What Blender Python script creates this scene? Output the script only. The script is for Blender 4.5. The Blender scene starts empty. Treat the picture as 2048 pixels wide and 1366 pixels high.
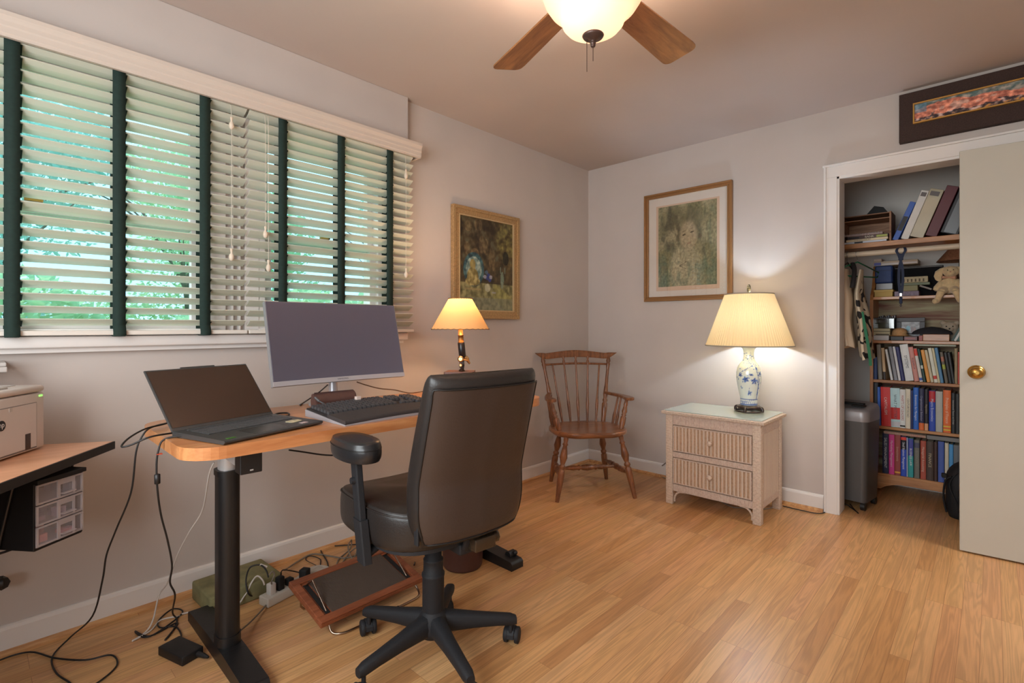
import bpy, bmesh, math, random
from mathutils import Matrix, Vector, Euler, noise
random.seed(7)
PI = math.pi
SC = bpy.context.scene
COL = SC.collection

# ------------------------------------------------------------------ camera
# room corner (window wall / back wall) is the origin; window wall is x=0, back wall y=0, room is x>0, y<0
CAM = Vector((2.484, -3.577, 1.129))
CC, SS, FPX = 0.7281, 0.6854, 1022.0      # forward = (-SS, CC, 0), focal length in pixels of the 2048 frame
cd = bpy.data.cameras.new('camera'); cam = bpy.data.objects.new('camera', cd); COL.objects.link(cam)
cam.location = CAM; cam.rotation_euler = (PI/2, 0, math.atan2(SS, CC))
cd.sensor_width = 36.0; cd.lens = FPX/2048*36; cd.shift_y = -30/2048; cd.clip_start = .05
SC.camera = cam
# ------------------------------------------------------------------ exposure
SC.view_settings.view_transform = 'Standard'; SC.view_settings.look = 'None'
SC.view_settings.gamma = 1; SC.view_settings.exposure = 0.2
SC.view_settings.use_curve_mapping = False
# ------------------------------------------------------------------ sky
w = bpy.data.worlds.new('sky'); SC.world = w; w.use_nodes = True
bg = w.node_tree.nodes['Background']; bg.inputs[0].default_value = (.38, .78, 1.0, 1); bg.inputs[1].default_value = 2.0
# ------------------------------------------------------------------ sun and added fill lamps
def lamp(name, typ, loc, energy, color, size=.05, rot=(0, 0, 0), sy=None):
    ld = bpy.data.lights.new(name, typ); ld.energy = energy; ld.color = color
    if typ == 'AREA':
        ld.size = size
        if sy: ld.shape = 'RECTANGLE'; ld.size_y = sy
    elif typ == 'POINT': ld.shadow_soft_size = size
    o = bpy.data.objects.new(name, ld); COL.objects.link(o); o.location = loc; o.rotation_euler = rot
    return o
s = lamp('sunlight', 'SUN', (0, 0, 5), 2.2, (1, .97, .9), rot=(math.radians(35), math.radians(-25), 0)); s.data.angle = .02
# added daylight fill, set in an assumed, unseen window behind the camera
lamp('rear_fill_light', 'AREA', (1.75, -4.42, 1.45), 52, (1, .96, .93), 1.9, (PI/2, 0, 0), 1.3)

# fill lamp added in the unseen hallway beyond the open room door
lamp('hallway_fill_light', 'AREA', (3.95, -.70, 2.40), 30, (1, .93, .86), .6, (0, 0, 0), .6)

# pixel (2048 frame) to a point on a real plane of the room
def ray(px):
    k = (px-1024)/FPX
    return (-SS+k*CC, CC+k*SS)
def onx(px, py, x0):
    d = ray(px); t = (x0-CAM.x)/d[0]
    return Vector((x0, CAM.y+t*d[1], CAM.z-(py-653)/FPX*t))
def ony(px, py, y0):
    d = ray(px); t = (y0-CAM.y)/d[1]
    return Vector((CAM.x+t*d[0], y0, CAM.z-(py-653)/FPX*t))
def onz(px, py, z0=0.0):
    d = ray(px); t = (CAM.z-z0)*FPX/(py-653)
    return Vector((CAM.x+t*d[0], CAM.y+t*d[1], z0))

# ------------------------------------------------------------------ mesh builder
def catmull(pts, n=6):
    pts = [Vector(p) for p in pts]
    if len(pts) < 3: return pts
    out = []
    for i in range(len(pts)-1):
        p0 = pts[max(i-1, 0)]; p1 = pts[i]; p2 = pts[i+1]; p3 = pts[min(i+2, len(pts)-1)]
        for k in range(n):
            t = k/n
            out.append(.5*((2*p1)+(p2-p0)*t+(2*p0-5*p1+4*p2-p3)*t*t+(3*p1-p0-3*p2+p3)*t**3))
    out.append(pts[-1]); return out
class MB:
    def __init__(s): s.v = []; s.f = []; s.sm = []; s.mi = []; s.T = Matrix(); s.m = 0
    def add(s, vs, fs, smooth=False):
        b = len(s.v); s.v += [tuple(s.T @ Vector(v)) for v in vs]
        for f in fs: s.f.append(tuple(b+i for i in f)); s.sm.append(smooth); s.mi.append(s.m)
        return s
    def box(s, x0, x1, y0, y1, z0, z1):
        return s.add([(x0,y0,z0),(x1,y0,z0),(x1,y1,z0),(x0,y1,z0),(x0,y0,z1),(x1,y0,z1),(x1,y1,z1),(x0,y1,z1)],
                     [(0,3,2,1),(4,5,6,7),(0,1,5,4),(1,2,6,5),(2,3,7,6),(3,0,4,7)])
    def rbox(s, x0, x1, y0, y1, z0, z1, r=.003, n=2):   # box with rounded edges
        bm = bmesh.new(); bmesh.ops.create_cube(bm, size=1)
        for v in bm.verts: v.co = Vector(((x0+x1)/2+v.co.x*(x1-x0), (y0+y1)/2+v.co.y*(y1-y0), (z0+z1)/2+v.co.z*(z1-z0)))
        bmesh.ops.bevel(bm, geom=bm.edges[:], offset=r, segments=n, affect='EDGES', profile=.5)
        bm.verts.index_update()
        s.add([v.co[:] for v in bm.verts], [[v.index for v in f.verts] for f in bm.faces], n > 1); bm.free(); return s
    def quad(s, a, b, c, d): return s.add([a, b, c, d], [(0,1,2,3)])
    def prism(s, pts, z0, z1, smooth=False):             # outline in xy, extruded in z
        n = len(pts)
        vs = [(p[0],p[1],z0) for p in pts]+[(p[0],p[1],z1) for p in pts]
        s.add(vs, [tuple(range(n-1,-1,-1)), tuple(range(n,2*n))])
        return s.add(vs, [(i,(i+1)%n,n+(i+1)%n,n+i) for i in range(n)], smooth)
    def rings(s, rings, cap=True, smooth=True, closed=True):
        n = len(rings[0]); vs = [p for r in rings for p in r]; fs = []
        m = n if closed else n-1
        for i in range(len(rings)-1):
            for j in range(m): fs.append((i*n+j, i*n+(j+1)%n, (i+1)*n+(j+1)%n, (i+1)*n+j))
        s.add(vs, fs, smooth)
        if cap: s.add(rings[0], [tuple(range(n-1,-1,-1))]); s.add(rings[-1], [tuple(range(n))])
        return s
    def turned(s, p0, p1, prof, n=14, cap=True):         # prof: (t 0..1, radius) along the axis p0-p1
        p0 = Vector(p0); p1 = Vector(p1); q = (p1-p0).to_track_quat('Z', 'Y'); R = []
        for t, r in prof:
            c = p0.lerp(p1, t); R.append([tuple(c+q @ Vector((r*math.cos(a), r*math.sin(a), 0))) for a in [2*PI*k/n for k in range(n)]])
        return s.rings(R, cap)
    def cyl(s, p0, p1, r0, r1=None, n=20): return s.turned(p0, p1, [(0, r0), (1, r0 if r1 is None else r1)], n)
    def lathe(s, prof, c=(0,0,0), n=40, cap=True, wob=None):  # prof: (radius, z)
        R = []
        for i, (r, z) in enumerate(prof):
            R.append([(c[0]+(r+(wob(a, i) if wob else 0))*math.cos(a), c[1]+(r+(wob(a, i) if wob else 0))*math.sin(a), c[2]+z) for a in [2*PI*k/n for k in range(n)]])
        return s.rings(R, cap)
    def tube(s, pts, r=.003, n=8, sub=6, flat=1.0):
        P = catmull(pts, sub) if sub else [Vector(p) for p in pts]; R = []
        up = Vector((0, 0, 1)); prev = None
        for i, p in enumerate(P):
            d = (P[min(i+1, len(P)-1)]-P[max(i-1, 0)])
            if d.length < 1e-7: d = Vector((0, 0, 1))
            d.normalize()
            a = prev if prev is not None else (up if abs(d.z) < .9 else Vector((1, 0, 0)))
            a = (a-d*a.dot(d))
            if a.length < 1e-4: a = d.orthogonal()
            a.normalize(); prev = a; b = d.cross(a)
            rr = r if not callable(r) else r(i/(len(P)-1))
            R.append([tuple(p+a*math.cos(t)*rr*flat+b*math.sin(t)*rr) for t in [2*PI*k/n for k in range(n)]])
        return s.rings(R, True)
    def ball(s, c, r, nu=16, nv=10, R=None):             # r: radius or 3 radii
        if not hasattr(r, '__len__'): r = (r, r, r)
        rg = []
        for i in range(1, nv):
            ph = PI*i/nv
            ring = [Vector((r[0]*math.sin(ph)*math.cos(t), r[1]*math.sin(ph)*math.sin(t), -r[2]*math.cos(ph))) for t in [2*PI*k/nu for k in range(nu)]]
            rg.append([tuple(Vector(c)+((R @ p) if R else p)) for p in ring])
        return s.rings(rg, True)
    def grid(s, fn, nu, nv, smooth=True):                # fn(u,v)->point
        vs = [tuple(fn(i/nu, j/nv)) for j in range(nv+1) for i in range(nu+1)]; a = nu+1
        return s.add(vs, [(j*a+i, j*a+i+1, (j+1)*a+i+1, (j+1)*a+i) for j in range(nv) for i in range(nu)], smooth)
    def frame(s, y0, y1, z0, z1, w, x0, x1):             # rectangular frame lying in the yz plane
        s.box(x0, x1, y0, y1, z0, z0+w); s.box(x0, x1, y0, y1, z1-w, z1)
        s.box(x0, x1, y0, y0+w, z0+w, z1-w); return s.box(x0, x1, y1-w, y1, z0+w, z1-w)
    def mesh(s, name):
        me = bpy.data.meshes.new(name); me.from_pydata(s.v, [], s.f)
        me.polygons.foreach_set('use_smooth', s.sm); me.polygons.foreach_set('material_index', s.mi)
        me.update(); return me

def obj(name, mb, mats, parent=None, bevel=0, label=None, kind=None, recalc=True, weld=0):
    me = mb.mesh(name)
    if recalc or weld:
        bm = bmesh.new(); bm.from_mesh(me)
        if weld: bmesh.ops.remove_doubles(bm, verts=bm.verts, dist=weld)
        if recalc: bmesh.ops.recalc_face_normals(bm, faces=bm.faces)
        bm.to_mesh(me); bm.free()
    for m in (mats if isinstance(mats, (list, tuple)) else [mats]): me.materials.append(m)
    o = bpy.data.objects.new(name, me); COL.objects.link(o)
    if parent is not None: o.parent = parent
    if bevel:
        b = o.modifiers.new('bevel', 'BEVEL'); b.width = bevel; b.segments = 2; b.limit_method = 'ANGLE'; b.angle_limit = .7
    if label: o['label'] = label
    if kind: o['kind'] = kind
    return o
def thing(name, label, cat, loc=(0,0,0), rz=0, group=None):
    o = bpy.data.objects.new(name, None); COL.objects.link(o); o.empty_display_size = .05
    o.location = loc; o.rotation_euler = (0, 0, rz); return tag(o, label, cat, group)
def tag(o, label, cat, group=None, kind=None):
    o['label'] = label; o['category'] = cat
    if group: o['group'] = group
    if kind: o['kind'] = kind
    return o
def struct(name, mb, m, bevel=0):
    return obj(name, mb, m, None, bevel, kind='structure')
def place(o, loc, rz=0, rot=None):
    o.location = loc; o.rotation_euler = rot if rot else (0, 0, rz); return o
def text(string, size, mtx, mat, parent, name='lettering', ext=.0004, align='CENTER', sx=1.0):
    cu = bpy.data.curves.new(name, 'FONT'); cu.body = string; cu.size = size; cu.extrude = ext
    cu.align_x = align; cu.align_y = 'CENTER'; cu.resolution_u = 2
    t = bpy.data.objects.new('tmp', cu); COL.objects.link(t)
    me = bpy.data.meshes.new_from_object(t); bpy.data.objects.remove(t)
    me.transform(mtx @ Matrix.Diagonal((sx, 1, 1, 1))); me.materials.clear(); me.materials.append(mat)
    o = bpy.data.objects.new(name, me); COL.objects.link(o); o.parent = parent; return o

# ------------------------------------------------------------------ materials
def srgb(c):
    return tuple((x/255/12.92 if x/255 <= .04045 else ((x/255+.055)/1.055)**2.4) for x in c)
MATS = {}
def M(name, col, rough=.5, metal=0, var=0, vscale=8, bump=0, bscale=40, spec=.5, trans=0, emis=None, coat=0, stretch=(1,1,1), alpha=1, sheen=0):
    """principled material with procedural mottling (var) and bump"""
    if name in MATS: return MATS[name]
    m = bpy.data.materials.new(name); m.use_nodes = True; nt = m.node_tree; N = nt.nodes; L = nt.links
    p = N['Principled BSDF']; c = srgb(col)+(1,)
    p.inputs['Base Color'].default_value = c; p.inputs['Roughness'].default_value = rough
    p.inputs['Metallic'].default_value = metal; p.inputs['Specular IOR Level'].default_value = spec
    p.inputs['Transmission Weight'].default_value = trans; p.inputs['Coat Weight'].default_value = coat
    p.inputs['Alpha'].default_value = alpha; p.inputs['Sheen Weight'].default_value = sheen
    if emis: p.inputs['Emission Color'].default_value = srgb(emis[0])+(1,); p.inputs['Emission Strength'].default_value = emis[1]
    if var or bump:
        tc = N.new('ShaderNodeTexCoord'); mp = N.new('ShaderNodeMapping'); mp.inputs['Scale'].default_value = stretch
        L.new(tc.outputs['Object'], mp.inputs[0])
    if var:
        t = N.new('ShaderNodeTexNoise'); t.inputs['Scale'].default_value = vscale; t.inputs['Detail'].default_value = 6
        L.new(mp.outputs[0], t.inputs['Vector'])
        r = N.new('ShaderNodeValToRGB'); r.color_ramp.elements[0].position = .3; r.color_ramp.elements[1].position = .7
        r.color_ramp.elements[0].color = tuple(x*(1-var) for x in c[:3])+(1,); r.color_ramp.elements[1].color = tuple(min(1, x*(1+var)) for x in c[:3])+(1,)
        L.new(t.outputs['Fac'], r.inputs[0]); L.new(r.outputs[0], p.inputs['Base Color'])
    if bump:
        t2 = N.new('ShaderNodeTexNoise'); t2.inputs['Scale'].default_value = bscale; t2.inputs['Detail'].default_value = 3
        L.new(mp.outputs[0], t2.inputs['Vector'])
        b = N.new('ShaderNodeBump'); b.inputs['Strength'].default_value = bump; b.inputs['Distance'].default_value = .002
        L.new(t2.outputs['Fac'], b.inputs['Height']); L.new(b.outputs[0], p.inputs['Normal'])
    MATS[name] = m; return m
def wood(name, c1, c2, rough=.4, axis='Y', scale=6, coat=.1, dist=2.0, spec=.5, ring=.10):
    """grain running along one axis"""
    if name in MATS: return MATS[name]
    m = bpy.data.materials.new(name); m.use_nodes = True; nt = m.node_tree; N = nt.nodes; L = nt.links
    p = N['Principled BSDF']; p.inputs['Roughness'].default_value = rough; p.inputs['Coat Weight'].default_value = coat
    p.inputs['Specular IOR Level'].default_value = spec
    tc = N.new('ShaderNodeTexCoord'); mp = N.new('ShaderNodeMapping')
    mp.inputs['Scale'].default_value = {'X': (.12,1,1), 'Y': (1,.12,1), 'Z': (1,1,.12)}[axis]
    L.new(tc.outputs['Object'], mp.inputs[0])
    n1 = N.new('ShaderNodeTexNoise'); n1.inputs['Scale'].default_value = scale*4; n1.inputs['Detail'].default_value = 8; n1.inputs['Distortion'].default_value = dist
    n2 = N.new('ShaderNodeTexNoise'); n2.inputs['Scale'].default_value = scale*30; n2.inputs['Detail'].default_value = 3
    L.new(mp.outputs[0], n1.inputs['Vector']); L.new(mp.outputs[0], n2.inputs['Vector'])
    a = N.new('ShaderNodeMath'); a.operation = 'MULTIPLY_ADD'; a.inputs[1].default_value = .35
    L.new(n2.outputs['Fac'], a.inputs[0]); L.new(n1.outputs['Fac'], a.inputs[2])
    r = N.new('ShaderNodeValToRGB'); r.color_ramp.elements[0].position = .5; r.color_ramp.elements[1].position = .84
    r.color_ramp.elements[0].color = srgb(c1)+(1,); r.color_ramp.elements[1].color = srgb(c2)+(1,)
    L.new(a.outputs[0], r.inputs[0]); L.new(r.outputs[0], p.inputs['Base Color'])
    MATS[name] = m; return m
def translucent(name, col, mix=.6, rough=.8, emis=None):
    if name in MATS: return MATS[name]
    m = bpy.data.materials.new(name); m.use_nodes = True; nt = m.node_tree; N = nt.nodes; L = nt.links
    N.remove(N['Principled BSDF']); d = N.new('ShaderNodeBsdfDiffuse'); t = N.new('ShaderNodeBsdfTranslucent'); x = N.new('ShaderNodeMixShader')
    d.inputs[0].default_value = t.inputs[0].default_value = srgb(col)+(1,); x.inputs[0].default_value = mix
    L.new(d.outputs[0], x.inputs[1]); L.new(t.outputs[0], x.inputs[2]); out = x
    if emis:
        e = N.new('ShaderNodeEmission'); e.inputs[0].default_value = srgb(emis[0])+(1,); e.inputs[1].default_value = emis[1]
        a = N.new('ShaderNodeAddShader'); L.new(x.outputs[0], a.inputs[0]); L.new(e.outputs[0], a.inputs[1]); out = a
    L.new(out.outputs[0], N['Material Output'].inputs[0]); MATS[name] = m; return m
def vcol(name, rough=.6, spec=.3, coat=0):
    """material that shows the painted picture stored on the mesh"""
    if name in MATS: return MATS[name]
    m = bpy.data.materials.new(name); m.use_nodes = True; N = m.node_tree.nodes
    a = N.new('ShaderNodeAttribute'); a.attribute_name = 'picture'; p = N['Principled BSDF']
    p.inputs['Roughness'].default_value = rough; p.inputs['Specular IOR Level'].default_value = spec; p.inputs['Coat Weight'].default_value = coat
    m.node_tree.links.new(a.outputs['Color'], p.inputs['Base Color']); MATS[name] = m; return m
def paint(o, fn):
    """fn(vertex)->sRGB 0..255"""
    me = o.data; at = me.color_attributes.new('picture', 'FLOAT_COLOR', 'POINT'); buf = []
    for v in me.vertices: buf += list(srgb(fn(v.co)))+[1]
    at.data.foreach_set('color', buf)
def glass(name, tint=(1,1,1), fac=.06, rough=0.0):
    if name in MATS: return MATS[name]
    m = bpy.data.materials.new(name); m.use_nodes = True; nt = m.node_tree; N = nt.nodes; L = nt.links
    N.remove(N['Principled BSDF']); t = N.new('ShaderNodeBsdfTransparent'); g = N.new('ShaderNodeBsdfGlossy'); x = N.new('ShaderNodeMixShader')
    t.inputs[0].default_value = tint+(1,); g.inputs['Roughness'].default_value = rough; x.inputs[0].default_value = fac
    L.new(t.outputs[0], x.inputs[1]); L.new(g.outputs[0], x.inputs[2]); L.new(x.outputs[0], N['Material Output'].inputs[0])
    MATS[name] = m; return m

black = M('black plastic', (30,28,28), .45)
blackmatte = M('matt black plastic', (20,19,20), .7)
brass = M('brass', (190,150,80), .25, 1)
steel = M('brushed steel', (170,165,160), .3, 1)
white_plastic = M('white plastic', (222,216,212), .4)
# =================================================================== ROOM
H = 2.44
wallm = M('wall paint', (196,186,180), .75, var=.03, vscale=3, bump=.12, bscale=60, spec=.2)
ceilm = M('ceiling paint', (190,177,170), .85, var=.03, vscale=2, bump=.2, bscale=40, spec=.1)
trimm = M('white trim paint', (224,218,214), .4, spec=.4)
doorm = M('off white door paint', (190,186,174), .5, var=.02, vscale=4, spec=.4)
closetm = M('closet wall paint', (226,218,210), .8, spec=.2)
def floor_material():
    m = bpy.data.materials.new('oak strip floor'); m.use_nodes = True; nt = m.node_tree; N = nt.nodes; L = nt.links
    p = N['Principled BSDF']; tc = N.new('ShaderNodeTexCoord')
    mp = N.new('ShaderNodeMapping'); mp.inputs['Rotation'].default_value = (0, 0, PI/2); L.new(tc.outputs['Object'], mp.inputs[0])
    def brick(w, off, c1, c2, mort):
        b = N.new('ShaderNodeTexBrick'); b.offset = off; b.offset_frequency = 3; b.inputs['Scale'].default_value = 1
        b.inputs['Brick Width'].default_value = w; b.inputs['Row Height'].default_value = .057; b.inputs['Mortar Size'].default_value = .0007
        b.inputs['Mortar Smooth'].default_value = .3
        b.inputs['Color1'].default_value = c1; b.inputs['Color2'].default_value = c2; b.inputs['Mortar'].default_value = mort
        L.new(mp.outputs[0], b.inputs['Vector']); return b
    b = brick(.86, .37, (0,0,0,1), (1,1,1,1), (0,0,0,1))
    # per-plank random tint
    ramp = N.new('ShaderNodeValToRGB'); e = ramp.color_ramp; e.interpolation = 'LINEAR'
    e.elements[0].position = 0; e.elements[0].color = srgb((188,136,88))+(1,)
    e.elements[1].position = 1; e.elements[1].color = srgb((218,172,120))+(1,)
    for q, c in ((.12, (198,146,94)), (.35, (207,157,104)), (.6, (214,165,111)), (.8, (207,153,106))):
        k = e.elements.new(q); k.color = srgb(c)+(1,)
    L.new(b.outputs['Color'], ramp.inputs[0])
    # grain: stretched noise, shifted per plank by the brick value
    sep = N.new('ShaderNodeVectorMath'); sep.operation = 'MULTIPLY'; sep.inputs[1].default_value = (7, 2.2, 1)
    sc = N.new('ShaderNodeVectorMath'); sc.operation = 'MULTIPLY'; sc.inputs[1].default_value = (.75, 15, 1); L.new(mp.outputs[0], sc.inputs[0])
    L.new(b.outputs['Color'], sep.inputs[0]); ad = N.new('ShaderNodeVectorMath'); L.new(sc.outputs[0], ad.inputs[0]); L.new(sep.outputs[0], ad.inputs[1])
    wv = N.new('ShaderNodeTexNoise'); wv.inputs['Scale'].default_value = 1.6; wv.inputs['Detail'].default_value = 2; wv.inputs['Distortion'].default_value = .9
    L.new(ad.outputs[0], wv.inputs['Vector'])
    ml = N.new('ShaderNodeMath'); ml.operation = 'MULTIPLY'; ml.inputs[1].default_value = 42; L.new(wv.outputs['Fac'], ml.inputs[0])
    sn = N.new('ShaderNodeMath'); sn.operation = 'SINE'; L.new(ml.outputs[0], sn.inputs[0])
    fine = N.new('ShaderNodeTexNoise'); fine.inputs['Scale'].default_value = 14; fine.inputs['Detail'].default_value = 5; L.new(ad.outputs[0], fine.inputs['Vector'])
    r2 = N.new('ShaderNodeMapRange'); r2.inputs[1].default_value = -1; r2.inputs[2].default_value = 1; r2.inputs[3].default_value = .84; r2.inputs[4].default_value = 1.04
    L.new(sn.outputs[0], r2.inputs[0])
    r3 = N.new('ShaderNodeMapRange'); r3.inputs[1].default_value = .3; r3.inputs[2].default_value = .7; r3.inputs[3].default_value = .93; r3.inputs[4].default_value = 1.05
    L.new(fine.outputs['Fac'], r3.inputs[0])
    m1 = N.new('ShaderNodeMath'); m1.operation = 'MULTIPLY'; L.new(r2.outputs[0], m1.inputs[0]); L.new(r3.outputs[0], m1.inputs[1])
    sc2 = N.new('ShaderNodeVectorMath'); sc2.operation = 'SCALE'; L.new(ramp.outputs[0], sc2.inputs[0]); L.new(m1.outputs[0], sc2.inputs['Scale'])
    mx = N.new('ShaderNodeMix'); mx.data_type = 'RGBA'; mx.inputs[7].default_value = srgb((140,92,56))+(1,)
    mf = N.new('ShaderNodeMath'); mf.operation = 'MULTIPLY'; mf.inputs[1].default_value = .75; L.new(b.outputs['Fac'], mf.inputs[0])
    L.new(mf.outputs[0], mx.inputs[0]); L.new(sc2.outputs[0], mx.inputs[6]); L.new(mx.outputs[2], p.inputs['Base Color'])
    p.inputs['Roughness'].default_value = .33; p.inputs['Specular IOR Level'].default_value = .45
    bp = N.new('ShaderNodeBump'); bp.inputs['Strength'].default_value = .15; bp.inputs['Distance'].default_value = .001
    L.new(fine.outputs['Fac'], bp.inputs['Height']); L.new(bp.outputs[0], p.inputs['Normal'])
    return m
XR, YF, YB = 3.20, -4.45, .12      # right wall, wall behind the camera, back wall thickness
CLX0, CLX1, CLY = 1.50, 3.05, .95  # closet interior
OPX0, OPZ = 1.80, 2.03             # closet opening
struct('floor', MB().box(-.15, XR+.15, YF-.15, CLY+.1, -.12, 0), floor_material())
struct('ceiling', MB().box(-.15, XR+.15, YF-.15, CLY+.1, H, H+.12), ceilm)
# window wall with two openings
WY = [(-3.98, -2.86), (-2.66, -2.0)]; WZ0, WZ1 = 1.10, 2.06
mb = MB(); T = -.14
mb.box(T, 0, YF-.1, CLY+.1, -.1, WZ0); mb.box(T, 0, YF-.1, CLY+.1, WZ1, H+.05)
ys = [YF-.1, WY[0][0], WY[0][1], WY[1][0], WY[1][1], CLY+.1]
for i in (0, 2, 4): mb.box(T, 0, ys[i], ys[i+1], WZ0, WZ1)
struct('wall_left', mb, wallm)
mb = MB(); mb.box(0, OPX0, 0, YB, -.1, H+.05); mb.box(OPX0, 2.98, 0, YB, OPZ, H+.05); mb.box(2.98, XR+.1, 0, YB, -.1, H+.05)
struct('wall_back', mb, wallm)
mb = MB(); mb.box(XR, XR+.12, YF-.1, -1.0, -.1, H+.05); mb.box(XR, XR+.12, -.18, CLY+.1, -.1, H+.05); mb.box(XR, XR+.12, -1.0, -.18, 2.04, H+.05)
struct('wall_right', mb, wallm)
mb = MB(); mb.box(4.5, 4.6, -2.6, .8, -.1, H+.05); mb.box(XR+.12, 4.5, -2.6, -2.5, -.1, H+.05); mb.box(XR+.12, 4.5, .7, .8, -.1, H+.05); mb.box(XR+.12, 4.6, -2.6, .8, H, H+.1)
struct('wall_hallway', mb, wallm)
struct('floor_hallway', MB().box(XR+.15, 4.6, -2.6, .8, -.12, -.001), bpy.data.materials['oak strip floor'])
mb = MB(); mb.box(-.1, .75, YF-.12, YF, -.1, H+.05); mb.box(2.75, XR+.1, YF-.12, YF, -.1, H+.05)
mb.box(.75, 2.75, YF-.12, YF, -.1, .75); mb.box(.75, 2.75, YF-.12, YF, 2.15, H+.05)
struct('wall_front', mb, wallm)
mb = MB(); mb.box(.75, 2.75, YF-.10, YF-.02, .75, .79); mb.box(.75, 2.75, YF-.1, YF-.02, 2.11, 2.15)
for x in (.75, 1.73, 2.71): mb.box(x, x+.04, YF-.1, YF-.02, .79, 2.11)
mb.box(.7, 2.8, YF, YF+.05, .70, .75)
struct('added_window_3', mb, trimm, .002)  # unseen window, added as the source of the rear daylight fill
struct('wall_closet_back', MB().box(CLX0-.1, XR+.1, CLY, CLY+.1, -.1, H+.05), closetm)
struct('wall_closet_left', MB().box(CLX0-.1, CLX0, YB, CLY, -.1, H+.05), closetm)
struct('wall_closet_right', MB().box(CLX1, CLX1+.1, YB, CLY, -.1, H+.05), closetm)
# soffit above the window valance
struct('trim_1', MB().box(0, .047, YF, -1.855, 2.165, H), wallm, .003)
# baseboards with quarter round
def base_profile(mb, a, b, nrm):
    a = Vector(a); b = Vector(b); n = Vector(nrm); P = [(0,0),(.014,0),(.014,.085),(.011,.095),(.006,.100),(0,.100)]
    mb.rings([[tuple(q+n*d+Vector((0,0,z))) for d, z in P] for q in (a, b)], smooth=False)
def shoe_profile(mb, a, b, nrm):
    a = Vector(a); b = Vector(b); n = Vector(nrm); P = [(.014,0),(.030,0),(.029,.008),(.024,.015),(.014,.018)]
    mb.rings([[tuple(q+n*d+Vector((0,0,z))) for d, z in P] for q in (a, b)], smooth=False)
shoem = wood('oak shoe moulding', (176,122,76), (215,165,112), .4, 'Y')
mb = MB(); base_profile(mb, (0, YF, 0), (0, 0, 0), (1,0,0)); struct('baseboard_left', mb, trimm)
mb = MB(); shoe_profile(mb, (0, YF, 0), (0, 0, 0), (1,0,0)); struct('trim_2', mb, shoem)
mb = MB(); base_profile(mb, (0, 0, 0), (1.732, 0, 0), (0,-1,0)); struct('baseboard_back', mb, trimm)
mb = MB(); shoe_profile(mb, (0, 0, 0), (1.732, 0, 0), (0,-1,0)); struct('trim_3', mb, shoem)
mb = MB(); base_profile(mb, (XR, YF, 0), (XR, -1.06, 0), (-1,0,0)); struct('baseboard_right', mb, trimm)
mb = MB(); mb.box(XR-.018, XR, -1.06, -1.0, 0, 2.10); mb.box(XR-.018, XR, -1.0, -.12, 2.04, 2.10); struct('door_3', mb, trimm, .002)
mb = MB(); base_profile(mb, (0, YF, 0), (XR, YF, 0), (0,1,0)); struct('baseboard_front', mb, trimm)
mb = MB(); base_profile(mb, (CLX0, CLY, 0), (CLX1, CLY, 0), (0,-1,0)); struct('baseboard_closet', mb, trimm)
# closet casing and jamb
mb = MB()
mb.box(1.736, OPX0+.004, -.018, 0, 0, OPZ-.004); mb.box(1.736, 1.748, -.026, -.018, 0, OPZ+.062)
mb.box(2.976, 3.04, -.018, 0, 0, OPZ-.004)
mb.box(1.736, 3.04, -.018, 0, OPZ-.004, OPZ+.062); mb.box(1.730, 3.04, -.026, 0, OPZ+.062, OPZ+.074)
mb.box(OPX0-.002, OPX0+.016, -.012, YB+.01, 0, OPZ); mb.box(2.964, 2.982, -.012, YB+.01, 0, OPZ); mb.box(OPX0, 2.98, -.012, YB+.01, OPZ-.018, OPZ+.002)
struct('door_2', mb, trimm, .002)
# the room door, swung open in front of the closet
dr = obj('door_1', MB().box(0, .80, 0, .035, .008, 2.008), doorm, None, .002, kind='structure'); place(dr, (2.362, -.172, 0), math.radians(4))
kn = MB()
kn.turned((.062, 0, .904), (.062, -.012, .904), [(0,.034),(.35,.034),(.6,.031),(1,.022)], 28)
kn.turned((.062, -.01, .904), (.062, -.066, .904), [(0,.012),(.3,.011),(.4,.017),(.55,.026),(.75,.028),(.9,.024),(.97,.015),(1,.008)], 28)
obj('door_knob', kn, brass, dr, label='round brass knob')
# windows: sash frames, casing, stool
def window(name, y0, y1, mull=None):
    mb = MB()
    for a, b, c, d in ((-.14, .012, y0-.0, y0+.03), (-.14, .012, y1-.03, y1)): mb.box(a, b, c, d, WZ0, WZ1)
    mb.box(-.14, .012, y0, y1, WZ1-.03, WZ1); mb.box(-.14, .03, y0, y1, WZ0-.005, WZ0+.02)
    zm = 1.555
    mb.frame(y0+.03, y1-.03, zm-.02, WZ1-.03, .032, -.075, -.045)
    mb.frame(y0+.03, y1-.03, WZ0+.02, zm+.02, .036, -.045, -.012)
    # casing
    mb.box(0, .016, y0-.06, y0, WZ0, WZ1+.06); mb.box(0, .016, y1, y1+.06, WZ0, WZ1+.06); mb.box(0, .016, y0, y1, WZ1, WZ1+.06)
    o = struct(name, mb, trimm, .0015)
    g = MB(); g.box(-.062, -.058, y0+.06, y1-.06, zm, WZ1-.06); g.box(-.032, -.028, y0+.06, y1-.06, WZ0+.05, zm-.01)
    obj('window_pane', g, glass('window glass', (.97,1,.99), .05), o)
    lk = MB(); lk.box(-.012, .004, (y0+y1)/2-.025, (y0+y1)/2+.025, zm+.02, zm+.03); obj('sash_lock', lk, brass, o)
window('window_1', *WY[0]); window('window_2', *WY[1])
mb = MB()
for y in (-2.775, -2.745): mb.box(0, .022, y-.004, y+.004, WZ0, WZ1)
struct('trim_4', mb, trimm)
mb = MB(); mb.rbox(0, .052, YF, -1.857, 1.052, 1.094, .006); mb.box(0, .03, YF, -1.875, 1.035, 1.052)
struct('trim_5', mb, trimm)
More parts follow.
